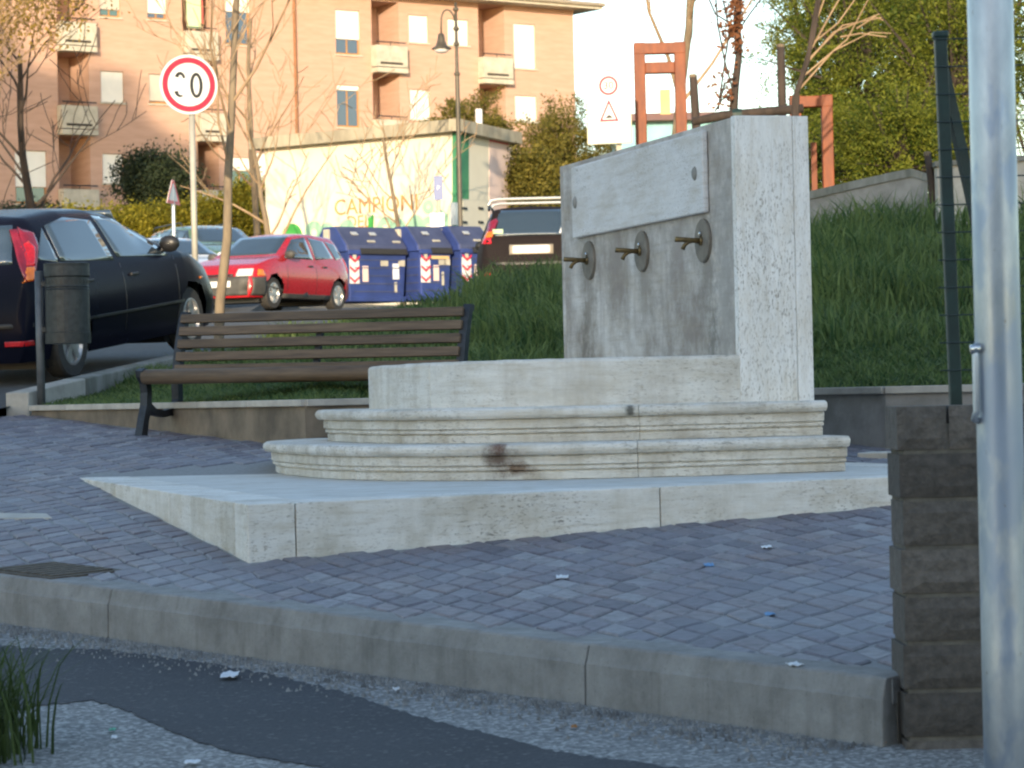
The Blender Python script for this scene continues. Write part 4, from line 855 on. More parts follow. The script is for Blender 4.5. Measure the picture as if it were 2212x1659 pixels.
# ================================================================== SIGNS AND LAMP
def disc(mb, c, r, ex_, ey_, dep, n=40, r0=0):
    ex_, ey_ = Vector(ex_), Vector(ey_); nz_ = ex_.cross(ey_); c = Vector(c); o_ = [c+ex_*r*math.cos(2*math.pi*k/n)+ey_*r*math.sin(2*math.pi*k/n) for k in range(n)]
    if r0 == 0: mb.hexa(o_, [q+nz_*dep for q in o_]); return
    i_ = [c+ex_*r0*math.cos(2*math.pi*k/n)+ey_*r0*math.sin(2*math.pi*k/n) for k in range(n)]
    vs = o_+i_+[q+nz_*dep for q in o_]+[q+nz_*dep for q in i_]; fs = []
    for k in range(n):
        j = (k+1) % n; fs += [[k, j, n+j, n+k], [2*n+k, 2*n+j, 3*n+j, 3*n+k], [k, j, 2*n+j, 2*n+k], [n+k, n+j, 3*n+j, 3*n+k]]
    mb.add(vs, fs)
def arc(mb, c, ex_, ey_, rx, ry, a0, a1, wdt, dep, n=14):
    ex_, ey_, c = Vector(ex_), Vector(ey_), Vector(c); nz_ = ex_.cross(ey_); P_ = []
    for i in range(n+1):
        a = lerp(a0, a1, i/n); tp_ = 1 if not hasattr(wdt, '__len__') else 1; ww = wdt if not hasattr(wdt, '__len__') else lerp(wdt[0], wdt[1], i/n)
        P_.append((c+ex_*math.cos(a)*(rx+ww/2)+ey_*math.sin(a)*(ry+ww/2), c+ex_*math.cos(a)*(rx-ww/2)+ey_*math.sin(a)*(ry-ww/2)))
    for (a, b), (a2, b2) in zip(P_[:-1], P_[1:]): mb.hexa([a, a2, b2, b], [q+nz_*dep for q in (a, a2, b2, b)])
SGY = 29.0; sc0 = U(407, 183, SGY); sr = 64.5/FPX*SGY; sx_ = U(421, 600, SGY).x
zg = S(SGY)+.1
sgn = thing('road_sign', 'round red-rimmed 30 speed limit sign on a grey pole, middle of the 3 left out', 'road sign', (sx_, SGY+.05, zg))
ex_ = Vector((.93, .36, 0)); ey_ = Vector((0, 0, 1)); nz_ = ex_.cross(ey_)        # faces the camera, a little turned
kx = 1/.98
mb = MB(); disc(mb, sc0, sr*1.0, ex_, ey_, .012, 48); plate = mb.build('plate', M['signwhite'], sgn)
mb = MB(); disc(mb, sc0+nz_*.013, sr*.91, ex_, ey_, .004, 48, sr*.73); mb.build('red_ring', M['signred'], plate)
mb = MB(); o_ = sc0+nz_*.013
arc(mb, o_+ex_*sr*.26-ey_*sr*.02, ex_, ey_, sr*.165, sr*.37, 0, 2*math.pi, sr*.105, .004, 36); mb.build('digit', M['signblack'], plate); mb = MB()
arc(mb, o_-ex_*sr*.29+ey_*sr*.20, ex_, ey_, sr*.13, sr*.17, R(5), R(165), (sr*.08, sr*.12), .004); mb.build('digit', M['signblack'], plate); mb = MB()  # first digit drawn as two arcs, its middle left out
arc(mb, o_-ex_*sr*.29-ey_*sr*.20, ex_, ey_, sr*.15, sr*.19, R(188), R(300), (sr*.14, sr*.035), .004); mb.build('digit', M['signblack'], plate)
mb = MB(); mb.tube([(sx_, SGY+.05, zg-.3), (sx_, SGY+.05, sc0.z+sr*.5)], .032, 14); mb.build('pole', M['signpole'], sgn, smooth=True)
# white warning board with two signs
BY = 38.5; bc = U(1316, 231, BY); bw, bh = 96/FPX*BY, 158/FPX*BY; ex_ = Vector((.97, -.24, 0)); nz_ = ex_.cross(ey_)
bd = thing('warning_board', 'white board with small 30 sign and hump warning triangle, reading artificiali', 'sign', (bc.x+.1, BY, BK(bc.x, BY)))
mb = MB(); q = [bc-ex_*bw/2-ey_*bh/2, bc+ex_*bw/2-ey_*bh/2, bc+ex_*bw/2+ey_*bh/2, bc-ex_*bw/2+ey_*bh/2]; mb.hexa(q, [p_+nz_*.02 for p_ in q]); pb = mb.build('board', M['signwhite'], bd); mb = MB(); [mb.bar(a_+nz_*.022, b_+nz_*.022, .016, .016) for a_, b_ in zip(q, q[1:]+q[:1])]; mb.build('edge_strip', M['fade'], pb)
f0 = bc+nz_*.022
mb = MB(); disc(mb, f0+ey_*bh*.29, bw*.215, ex_, ey_, .004, 36, bw*.165)
tri = [f0-ex_*bw*.22-ey_*bh*.20, f0+ex_*bw*.22-ey_*bh*.20, f0+ey_*bh*.10]; g_ = sum(tri, Vector())/3
for a, b in ((0, 1), (1, 2), (2, 0)):
    wA = .72 if a == 0 and b == 1 else .86; mb.hexa([tri[a], tri[b], g_.lerp(tri[b], .72), g_.lerp(tri[a], .72)], [p_+nz_*.004 for p_ in (tri[a], tri[b], g_.lerp(tri[b], .72), g_.lerp(tri[a], .72))])
mb.build('red_border', M['signred'], pb)
mb = MB(); textmesh(mb, '30', f0+ey_*bh*.245, ex_, ey_, bw*.24); hp = [f0-ex_*bw*.09-ey_*bh*.155, f0+ex_*bw*.09-ey_*bh*.155, f0+ex_*bw*.03-ey_*bh*.115, f0-ex_*bw*.02-ey_*bh*.112]; mb.hexa(hp, [p_+nz_*.004 for p_ in hp]); mb.build('black_print', M['signblack'], pb)
mb = MB(); textmesh(mb, 'artificiali', f0-ey_*bh*.385, ex_, ey_, bw*.20); mb.build('lettering', M['fade'], pb)
mb = MB(); mb.bar((bc.x+.12, BY+.06, BK(bc.x, BY)-.2), (bc.x+.12, BY+.06, bc.z+bh*.3), .07, .07); mb.build('post', M['balc'], bd)
# small triangular sign further up
TY = 56; tcn = U(373, 415, TY); ex_ = Vector((.17, .985, 0)).normalized(); nz_ = ex_.cross(ey_)
ts = thing('road_sign', 'small red and white warning sign turned edge-on on a thin grey pole', 'road sign', (tcn.x, TY, S(TY)))
mb = MB(); hh_ = 52/FPX*TY; q = [tcn-ex_*.45-ey_*hh_/2, tcn+ex_*.45-ey_*hh_/2, tcn+ex_*.06+ey_*hh_/2, tcn-ex_*.06+ey_*hh_/2]; mb.hexa(q, [p_+nz_*.012 for p_ in q]); pl_ = mb.build('plate', M['signwhite'], ts)
mb = MB(); g_ = sum(q, Vector())/4
for a in range(4): b = (a+1) % 4; qq = [q[a], q[b], g_.lerp(q[b], .72), g_.lerp(q[a], .72)]; mb.hexa([p_+nz_*.013 for p_ in qq], [p_+nz_*.018 for p_ in qq])
mb.build('red_border', M['signred'], pl_)
mb = MB(); mb.tube([(tcn.x, TY+.04, S(TY)-.2), (tcn.x, TY+.04, tcn.z+.1)], .035, 10); mb.build('pole', M['galv'], ts)
# parking sign
QY = 69; qc = U(947, 406, QY); qw, qh = 19/FPX*QY, 52/FPX*QY; ex_ = Vector((1, -.1, 0)).normalized(); nz_ = ex_.cross(ey_)
pk = thing('parking_sign', 'narrow blue P parking sign with white plate below, before the cream hut', 'sign', (qc.x, QY, S(QY)))
mb = MB(); q = [qc-ex_*qw/2-ey_*qh/2, qc+ex_*qw/2-ey_*qh/2, qc+ex_*qw/2+ey_*qh/2, qc-ex_*qw/2+ey_*qh/2]; mb.hexa(q, [p_+nz_*.012 for p_ in q]); pp_ = mb.build('plate', M['signblue'], pk)
mb = MB(); textmesh(mb, 'P', qc+nz_*.014-ey_*.05, ex_, ey_, .15); mb.build('letter', M['signwhite'], pp_)
mb = MB(); c_ = U(945, 487, QY); q = [c_+ex_*a+ey_*b for a, b in ((-.17, -.3), (.17, -.3), (.17, .3), (-.17, .3))]; mb.hexa(q, [p_+nz_*.012 for p_ in q]); mb.build('lower_plate', M['signwhite'], pk)
mb = MB(); mb.tube([(qc.x, QY+.05, S(QY)-.2), (qc.x, QY+.05, qc.z+qh*.5)], .035, 10); mb.build('pole', M['balc'], pk)
# street lamp
LY = 66; lp = U(992, 500, LY); ltop = U(984, 5, LY); lmp = thing('street_lamp', 'tall brown street lamp with swan-neck arm and bell shade before the hut', 'street lamp', (ltop.x, LY, S(LY)))
k_ = LY/FPX
mb = MB(); zb_ = S(LY); mb.tube([(ltop.x, LY, zb_-.2), (ltop.x, LY, zb_+.9), (ltop.x, LY, zb_+1.0), (ltop.x, LY, U(985, 160, LY).z), (ltop.x, LY, U(985, 150, LY).z), (ltop.x, LY, ltop.z)], [.085, .085, .06, .05, .042, .03], 12); mb.build('post', M['lamppost'], lmp, smooth=True)
for yy in (20, 62, 95, 160): mb = MB(); z_ = U(985, yy, LY).z; mb.lathe([(.04, -.05), (.07, -.02), (.07, .02), (.04, .05)], 12, Matrix.Translation((ltop.x, LY, z_))); mb.build('collar', M['lamppost'], lmp)
mb = MB(); pts = [U(a, b, LY) for a, b in ((983, 45), (979, 32), (972, 23), (965, 21), (958, 25), (954, 36), (953, 52), (953, 72))]; mb.tube(pts, .022, 8); mb.build('swan_neck', M['lamppost'], lmp, smooth=True)
hc = U(953.5, 106, LY); mb = MB(); mb.lathe([(.04, .36), (.07, .34), (.09, .2), (.13, .08), (.22, .02), (.24, 0), (.22, -.005)], 20, Matrix.Translation(hc)); mb.build('shade', M['lamppost'], lmp, smooth=True)
mb = MB(); mb.lathe([(.17, .0), (.16, -.05), (.09, -.09), (.01, -.1)], 20, Matrix.Translation(hc)); mb.build('lens', M['signwhite'], lmp, smooth=True)
# ================================================================== HUT
HC = Vector((U(985, 500, 74).x, 74, 0)); HL = Vector((U(575, 500, 77.8).x, 77.8, 0)); HR = Vector((U(1105, 500, 77.8).x, 77.8, 0)); HB = HL+HR-HC
hz0 = S(74)-.3; hz1 = U(985, 286, 74).z; hz2 = U(985, 260, 74).z
hut = thing('utility_hut', 'flat-roofed cream hut with green corner stripe and graffiti behind the bins', 'hut', (HC.x, HC.y, hz0))
def up(v, z): return Vector((v.x, v.y, z))
mb = MB(); mb.hexa([up(q, hz0) for q in (HC, HR, HB, HL)], [up(q, hz1) for q in (HC, HR, HB, HL)]); mb.build('wall', M['cream'], hut)
dl = (HC-HL).normalized(); dr = (HR-HC).normalized(); nl = Vector((dl.y, -dl.x, 0)); nr_ = Vector((dr.y, -dr.x, 0))
ctr = (HC+HB)/2
if nl.dot(HC-HB) < 0: nl = -nl
if nr_.dot(HC-HB) < 0 and nr_.dot(HC-HL) < 0: nr_ = -nr_
cs = [HC-dr*.35+dl*.3, HR+dr*.3+dl*.3, HB+dr*.3-dl*.35, HL-dl*.35-dr*.35]
for a, b in zip(cs, cs[1:]+cs[:1]):
    d = (b-a).normalized(); mb = MB(); nn_ = (ctr-(a+b)/2); nn_.z = 0; nn_.normalize(); nn_ = Vector((-d.y, d.x, 0)) if Vector((-d.y, d.x, 0)).dot(nn_) > 0 else Vector((d.y, -d.x, 0))
    q = [a, b, b+nn_*.25, a+nn_*.25]; mb.hexa([up(p_, hz1) for p_ in q], [up(p_, hz2) for p_ in q]); mb.build('fascia', M['fascia'], hut)
mb = MB(); mb.hexa([up(p_.lerp(ctr, .03), hz1+.02) for p_ in cs], [up(p_.lerp(ctr, .03), hz2-.03) for p_ in cs]); mb.build('roof', M['fascia'], hut)
mb = MB(); vp = HC+dr*1.6+dl*.1; mb.tube([up(vp, hz2-.05), up(vp, hz2+.42)], .09, 10); mb.build('vent_pipe', M['white'], hut)
def hp(px, py, org=HL, nrm=nl, off=.006):
    d = CM.to_3x3() @ Vector(((px-CX)/FPX, -(py-CY)/FPX, -1.0)); o = Vector((0, 0, CAMZ)); t_ = (org+nrm*off-o).dot(nrm)/d.dot(nrm); return o+d*t_
def hquad(name, pts, m, org=HL, nrm=nl, off=.006):
    q = [hp(a, b, org, nrm, off) for a, b in pts]; mb = MB(); mb.hexa(q, [p_-nrm*.02 for p_ in q]); return mb.build(name, m, hut)
hquad('corner_stripe', [(977, 287), (984.6, 287), (985, 560), (977, 560)], M['hutgreen'])
hquad('corner_stripe', [(985.4, 288), (1013, 293), (1013, 560), (985.4, 560)], M['hutgreen'], HC, nr_)
hquad('painted_panel', [(1057, 300), (1101, 309), (1103, 560), (1057, 560)], M['pink'], HC, nr_, .012)
hquad('red_band', [(1058, 300), (1098, 308), (1098, 313), (1058, 305)], M['signred'], HC, nr_, .02)
mb = MB(); q = [hp(a, b, HL, nl, .14) for a, b in ((973, 437), (983, 437), (983, 486), (973, 486))]; mb.hexa(q, [p_-nl*.14 for p_ in q]); mb.build('meter_box', M['galv'], hut)
for py_ in (450, 480):
    for px_ in (1003, 1038): mb = MB(); c_ = hp(px_, py_, HC, nr_, .03); mb.box(c_, (.3, .06, .06), math.atan2(dr.y, dr.x)); mb.build('hinge', M['iron'], hut)
hquad('door', [(1000, 430), (1052, 432), (1052, 600), (1000, 600)], M['cream'], HC, nr_, .02)
mb = MB(); textmesh(mb, 'CAMPIONI', hp(812, 459), dl, (0, 0, 1), .60, .003); mb.build('graffiti_lettering', M['graforange'], hut)
mb = MB(); textmesh(mb, 'DEL', hp(775, 492), dl, (0, 0, 1), .48, .003); mb.build('graffiti_lettering', M['graforange'], hut)
for px_, py_, r_, i_, m_ in ((631, 512, .36, 0, 'grafgreen'), (678, 503, .32, .10, 'grafmint'), (706, 500, .24, .0, 'grafmint'), (750, 496, .27, .07, 'grafmint'), (832, 492, .28, .08, 'grafmint'), (862, 492, .24, .06, 'grafmint'), (898, 486, .27, .0, 'grafmint'), (925, 490, .27, .08, 'grafmint'), (925, 447, .19, .05, 'grafmint'), (950, 478, .3, .1, 'grafmint')):
    mb = MB(); disc(mb, hp(px_, py_, HL, nl, .009+RNG.random()*.004), r_, -dl, (0, 0, 1), .003, 24, i_); mb.build('graffiti_shape', M[m_], hut)
hquad('graffiti_shape', [(795, 472), (806, 463), (806, 500), (795, 500)], M['grafgreen'], off=.02)
# ================================================================== APARTMENT HOUSE
A0 = Vector((U(100, 300, 105).x, 105, 0)); ad_ = Vector((.798, .603, 0)).normalized(); an = Vector((ad_.y, -ad_.x, 0))
apt = thing('apartment_building', 'brick-orange apartment block with roller shutters and recessed balconies', 'building', (A0.x, A0.y, 6))
def ap(px, py):
    d = CM.to_3x3() @ Vector(((px-CX)/FPX, -(py-CY)/FPX, -1.0)); o = Vector((0, 0, CAMZ)); t_ = (A0-o).dot(an)/d.dot(an); q = o+d*t_; return (q-A0).dot(ad_), q.z
def AP(s_, z, out=0): return Vector((A0.x, A0.y, 0))+ad_*s_+an*out+Vector((0, 0, z))
def arect(x0, y0, x1, y1):
    a = ap(x0, (y0+y1)/2)[0]; b = ap(x1, (y0+y1)/2)[0]; xm = (x0+x1)/2; return a, b, ap(xm, y1)[1], ap(xm, y0)[1]
def abox(s0, s1, z0, z1, o0, o1, name, m, par=None, bevel=0):
    mb = MB(); mb.hexa([AP(s0, z0, o0), AP(s1, z0, o0), AP(s1, z0, o1), AP(s0, z0, o1)], [AP(s0, z1, o0), AP(s1, z1, o0), AP(s1, z1, o1), AP(s0, z1, o1)]); return mb.build(name, m, par or apt, bevel=bevel)
wins = [(725, 22, 778, 118, .65, 'glass', 'shutter'), (883, 33, 925, 92, 1, '', 'shutter'), (967, 42, 1012, 98, 1, '', 'shutter'), (1110, 52, 1157, 148, 1, '', 'shutter'), (728, 184, 778, 275, .12, 'glass', 'shutter'), (886, 194, 930, 258, 1, '', 'shutter'), (1113, 207, 1160, 262, 1, '', 'shutter'),
        (487, -40, 540, 97, .45, 'glass', 'shutter'), (215, -30, 260, 37, .75, 'glassg', 'shuttergrey'), (318, -26, 360, 42, .80, 'glass', 'shutter'), (218, 154, 268, 221, 1, '', 'shutter'), (322, 160, 362, 224, .9, 'glass', 'shuttergrey'), (33, 325, 102, 440, .68, 'glassg', 'shutter'), (222, 332, 266, 396, 1, '', 'shutter'), (492, 340, 548, 420, .35, 'glassg', 'shutter'), (640-95, 330, 640-60, 395, 1, '', 'shutter'), (890, 352, 934, 420, 1, '', 'shutter'), (1116, 365, 1162, 425, 1, '', 'shutter'), (730, 350, 780, 440, .6, 'glass', 'shutter')]
recs = [(122, -65, 190, 110), (125, 114, 193, 290), (128, 294, 196, 470), (393, -100, 452, 128), (425, 138, 470, 304), (428, 308, 474, 470), (803, 3, 862, 156), (806, 160, 864, 316), (1034, 10, 1090, 180), (1037, 184, 1093, 340)]
smin = ap(-220, 300)[0]; smax = ap(1242, 200)[0]; ztop_ = ap(1242, 22)[1]; zbot = 4.5
holes = [(arect(*w_[:4]), .18) for w_ in wins]+[(arect(*r_), 1.5) for r_ in recs]
ss = sorted(set([smin, smax]+[v for h, _ in holes for v in h[:2]])); zz_ = sorted(set([zbot, ztop_]+[min(v, ztop_-.05) for h, _ in holes for v in h[2:]]))
mb = MB()
for i in range(len(ss)-1):
    for j in range(len(zz_)-1):
        sm, zm = (ss[i]+ss[i+1])/2, (zz_[j]+zz_[j+1])/2
        if any(h[0] < sm < h[1] and h[2] < zm < h[3] for h, _ in holes): continue
        mb.add([AP(ss[i], zz_[j]), AP(ss[i+1], zz_[j]), AP(ss[i+1], zz_[j+1]), AP(ss[i], zz_[j+1])], [[0, 1, 2, 3]])
for h, dp in holes:
    s0, s1, z0_, z1_ = h; z1_ = min(z1_, ztop_-.05)
    for q in (((s0, z0_), (s0, z1_)), ((s1, z0_), (s1, z1_)), ((s0, z0_), (s1, z0_)), ((s0, z1_), (s1, z1_))): mb.add([AP(*q[0]), AP(*q[1]), AP(q[1][0], q[1][1], -dp), AP(q[0][0], q[0][1], -dp)], [[0, 1, 2, 3]])
    mb.add([AP(s0, z0_, -dp), AP(s1, z0_, -dp), AP(s1, z1_, -dp), AP(s0, z1_, -dp)], [[0, 1, 2, 3]])
mb.build('wall', M['brick'], apt, fix=False)
abox(smin, smax, zbot, ztop_, -11, -1.52, 'rear_wing', M['brick']); abox(smax-.25, smax-.001, zbot, ztop_-.001, -1.52, -.002, 'end_wall', M['brick']); abox(smin, smin+.25, zbot, ztop_-.001, -1.52, -.002, 'end_wall', M['brick'])
for (x0_, y0_, x1_, y1_, fr0, gl, sh) in wins:
    s0, s1, z0_, z1_ = arect(x0_, y0_, x1_, y1_); z1_ = min(z1_, ztop_-.05); zm = lerp(z1_, z0_, fr0)
    wn = abox(s0+.01, s1-.01, z0_+.01, z1_-.01, -.175, -.13, 'window', M['frame'])
    abox(s0+.02, s1-.02, zm, z1_-.02, -.125, -.06, 'shutter', M[sh], wn)
    n_ = max(2, int((z1_-zm)/.16))
    if fr0 < 1:
        sm = (s0+s1)/2
        for a, b in ((s0+.08, sm-.04), (sm+.04, s1-.08)): abox(a, b, z0_+.08, zm-.02, -.13, -.118, 'pane', M[gl or 'glass'], wn)
    abox(s0-.06, s1+.06, z0_-.07, z0_-.002, -.12, .06, 'sill', M['balc'], wn)
for k, r_ in enumerate(recs):
    s0, s1, z0_, z1_ = arect(*r_); zt_ = z0_+1.02
    bal = abox(s0-.06, s1+.12, z0_+.18, zt_, .28, .40, 'balcony', M['balc']); abox(s0-.06, s1+.12, z0_-.05, z0_+.14, -1.45, .42, 'slab', M['balc'], bal)
    abox(s0+.12, s1-.12, z0_+.27, z0_+.36, .401, .408, 'slot', M['dark'], bal); abox(s1+.0, s1+.12, z0_+.18, zt_, .01, .28, 'cheek', M['balc'], bal); abox(s0-.06, s0+.02, z0_+.18, zt_, .01, .28, 'cheek', M['balc'], bal)
    if z1_ < ztop_: abox(s0+.02, s0+.75, z0_+.14, z0_+2.5, -1.495, -1.44, 'recess_shade_panel', M['dark'], bal)  # dark door panel widened to put the recess's deep shade into colour
    mb = MB(); mb.tube([AP(s0, zt_+.14, .34), AP(s1+.1, zt_+.14, .34)], .025, 8); mb.tube([AP((s0+s1)/2, zt_, .34), AP((s0+s1)/2, zt_+.14, .34)], .02, 6); mb.build('rail', M['iron'], bal)
s0, s1, z0_, z1_ = arect(395, 0, 436, 62); abox(s0+.1, s1-.12, z0_, z1_+1, .1, .13, 'green_awning', M['sheet']); abox(s1-.1, s1-.02, z0_+.2, z1_+1, .1, .13, 'red_awning', M['sheetred'])
for px_ in (638, 1030-235):
    s_ = ap(px_, 200)[0]; mb = MB(); mb.tube([AP(s_, zbot, .06), AP(s_, ztop_-.1, .06)], .06, 8)
    if px_ == 638: mb.build('downpipe', M['pipe'], apt)
abox(smin-.2, smax+.9, ztop_-.02, ztop_+.14, -11.2, .85, 'eave', M['balc'])
mb = MB(); mb.tube([AP(smin, ztop_+.16, .9), AP(smax+.95, ztop_+.16, .9)], .09, 10); mb.build('gutter', M['gutter'], apt)
mb = MB(); mb.hexa([AP(smin-.2, ztop_+.141, .8), AP(smax+.85, ztop_+.141, .8), AP(smax+.85, ztop_+.141, -11), AP(smin-.2, ztop_+.141, -11)], [AP(smin+3, ztop_+1.9, -5), AP(smax-3, ztop_+1.9, -5), AP(smax-3, ztop_+1.9, -5.4), AP(smin+3, ztop_+1.9, -5.4)]); mb.build('roof', M['rooftile'], apt)
# ================================================================== PLANTS
def leaves(name, pts, size, m, parent=None, aspect=.55, flat=0.0):
    P_ = np.asarray(pts); n = len(P_); a = NR.normal(size=(n, 3)); a /= np.linalg.norm(a, axis=1)[:, None]; b = NR.normal(size=(n, 3)); b -= a*(a*b).sum(1)[:, None]; b /= np.linalg.norm(b, axis=1)[:, None]
    s_ = size*NR.uniform(.6, 1.4, (n, 1)); V_ = np.stack([P_-a*s_, P_+b*s_*aspect, P_+a*s_, P_-b*s_*aspect], 1).reshape(-1, 3); F_ = np.arange(n*4).reshape(-1, 4)
    return link(name, fastmesh(name, V_, F_), m, parent)
def crownpts(c, r, nclump, per, cr, rng=NR, bottom=-1.0, shell=.45):
    out = []
    while len(out) < nclump:
        v = rng.normal(size=3); v /= np.linalg.norm(v); q = v*(shell+(1-shell)*rng.random()**.6)*rng.uniform(.8, 1.12)
        if q[2] < bottom: continue
        p0 = np.array(c)+q*np.array(r); out.append(p0+rng.normal(size=(per, 3))*cr*rng.uniform(.6, 1.2))
    return np.concatenate(out)
def spraypts(c, r, nbr, per, mb=None, droop=.18, rng=NR):
    out = []; c = np.array(c); r = np.array(r)
    for k in range(nbr):
        v = rng.normal(size=3); v /= np.linalg.norm(v); a = c+v*r*.1+np.array([0, 0, -.15*r[2]]); f = rng.uniform(.55, 1.0) if rng.random() < .85 else rng.uniform(1.0, 1.22); b = c+v*r*f; b[2] -= droop*rng.random()*r[0]
        t_ = rng.random(per)**.55; t_ = .3+.7*t_; P_ = a+(b-a)*t_[:, None]; ln = np.linalg.norm(b-a); P_[:, 2] -= droop*ln*.3*t_**2; sp = (.05+.16*(1-t_))*min(1.6, ln); out.append(P_+rng.normal(size=(per, 3))*sp[:, None])
        if mb is not None and k % 3 == 0: m_ = (a+b)/2; mb.tube([tuple(a), tuple(m_), tuple(b)], [.022*max(.6, ln), .014*max(.6, ln), .005], 4, cap=False)
    return np.concatenate(out)
def sprayplant(name, label, cat, c, r, nbr, per, size, m, zbase, group=None, stems=2, wood='barkdark', aspect=.4):
    th = thing(name, label, cat, (c[0], c[1], zbase), 0, group); mb = MB(); pts = spraypts(c, r, nbr, per, mb)
    leaves('crown', pts, size, m, th, aspect=aspect)
    for k in range(stems):
        o_ = RNG.uniform(-.3, .3)*r[0] if k else 0; mb.tube([(c[0]+o_*.3, c[1], zbase-.2), (c[0]+o_*.6, c[1], lerp(zbase, c[2], .6)), (c[0]+o_, c[1], c[2]+.5*r[2])], [.09, .07, .02], 7)
    mb.build('trunk', M[wood], th, fix=False); return th
def bush(name, label, cat, c, r, nclump, per, cr, size, m, zbase, group=None, bottom=-1.0, trunk=True, stems=5):
    th = thing(name, label, cat, (c[0], c[1], zbase), 0, group); leaves('crown', crownpts(c, r, nclump, per, cr, bottom=bottom), size, m, th)
    mb = MB()
    if trunk:
        for k in range(stems):
            e = Vector(c)+Vector((RNG.uniform(-.6, .6)*r[0], RNG.uniform(-.6, .6)*r[1], RNG.uniform(0, .6)*r[2])); b_ = Vector((c[0]+RNG.uniform(-.15, .15), c[1], zbase-.2)); mb.tube([b_, b_.lerp(e, .5)+Vector((RNG.uniform(-.1, .1), 0, .1)), e], [.09, .06, .015], 6)
        mb.build('trunk', M['barkdark'], th)
    return th
def branchtree(name, label, base, h, r0, seed, m=None, lean=(0, 0), lev=4, spread=.75, first=.35, nb=(2, 4), group=None, cat='tree', twm=None, kids=7):
    rg = random.Random(seed); th = thing(name, label, cat, base, 0, group); tr = MB(); bb = MB(); tips = []
    def grow(p, d, ln, rad, lv, mb):
        n = 5 if lv else 8; pts = [p]; rs = [rad]; d = d.normalized()
        for i in range(n):
            j = .10 if lv == 0 else .22; d = (d+Vector((rg.uniform(-j, j), rg.uniform(-j, j), rg.uniform(-j*.4, j)))).normalized(); p = p+d*ln/n; pts.append(p); rs.append(rad*(1-.78*(i+1)/n) if lv else rad*(1-.62*(i+1)/n))
        mb.tube(pts, [max(q, .004*(1+base[1]/40)) for q in rs], 8 if lv == 0 else (6 if lv == 1 else 4), cap=False)
        if lv >= lev: tips.append(pts[-1]); return
        k = kids if lv == 0 else rg.randint(*nb)
        for c in range(k):
            t_ = lerp(first, 1, (c+rg.random())/k) if lv == 0 else lerp(.25, 1, (c+rg.random())/k); i = min(n-1, int(t_*n)); q = pts[i].lerp(pts[i+1], t_*n-i); dd_ = (pts[i+1]-pts[i]).normalized()
            sd = Vector((rg.uniform(-1, 1), rg.uniform(-1, 1), rg.uniform(-.1, .5))); sd = (sd-dd_*sd.dot(dd_)).normalized(); nd = (dd_*(1-spread*.45)+sd*spread+Vector((0, 0, .12))).normalized()
            grow(q, nd, ln*rg.uniform(.42, .68)*(1.15-.5*t_ if lv == 0 else .95), rs[i]*rg.uniform(.32, .5), lv+1, bb)
    b_ = Vector(base)-Vector((0, 0, .2)); grow(b_, Vector((lean[0], lean[1], 1)), h, r0, 0, tr)
    tr.build('trunk', m or M['bark'], th, smooth=True, fix=False); bb.build('crown', twm or M['twig'], th, smooth=True, fix=False)
    return th, tips
def gz(px, Y): q = gpos(px, Y); return (q.x, q.y, q.z)
xb = U(468, 660, 31.5); branchtree('street_tree', 'slender bare tree with pale sunlit trunk right behind the round speed sign', (xb.x, 31.5, S(31.5)), 5.6, .06, 5, lean=(.03, 0), lev=3, kids=9, first=.35)
branchtree('street_tree', 'bare young tree in front of the left end of the cream hut', gz(596, 70), 4.8, .10, 12, lev=3, kids=8, first=.3, lean=(-.02, 0))
branchtree('street_tree', 'bare young tree rising behind the blue bins before the graffiti', gz(868, 70.5), 4.4, .075, 23, lev=3, kids=8, first=.3, lean=(-.05, 0))
branchtree('street_tree', 'dark bare tree with leaning trunk before the lower balconies', gz(112, 66), 6.2, .14, 31, M['barkdark'], lev=3, kids=11, first=.25, lean=(-.06, 0), twm=M['barkdark'])
th, tips = branchtree('street_tree', 'tree with sparse yellowing leaves at the corner of the apartment block', gz(-5, 62), 7.8, .16, 44, lev=4, kids=10, first=.35, lean=(.03, 0))
tp_ = np.array([tuple(q) for q in tips]); leaves('foliage', np.repeat(tp_, 34, 0)+NR.normal(size=(len(tp_)*34, 3))*.26, .05, M['yleaf'], th)
branchtree('street_tree', 'thin bare tree against the sky behind the white warning board', gz(1432, 60), 9.5, .13, 52, lev=4, kids=10, first=.4, lean=(-.02, 0))
branchtree('street_tree', 'bare tree with many fine twigs in front of the downpipe', gz(560, 84), 8.0, .12, 61, lev=3, kids=11, first=.3)
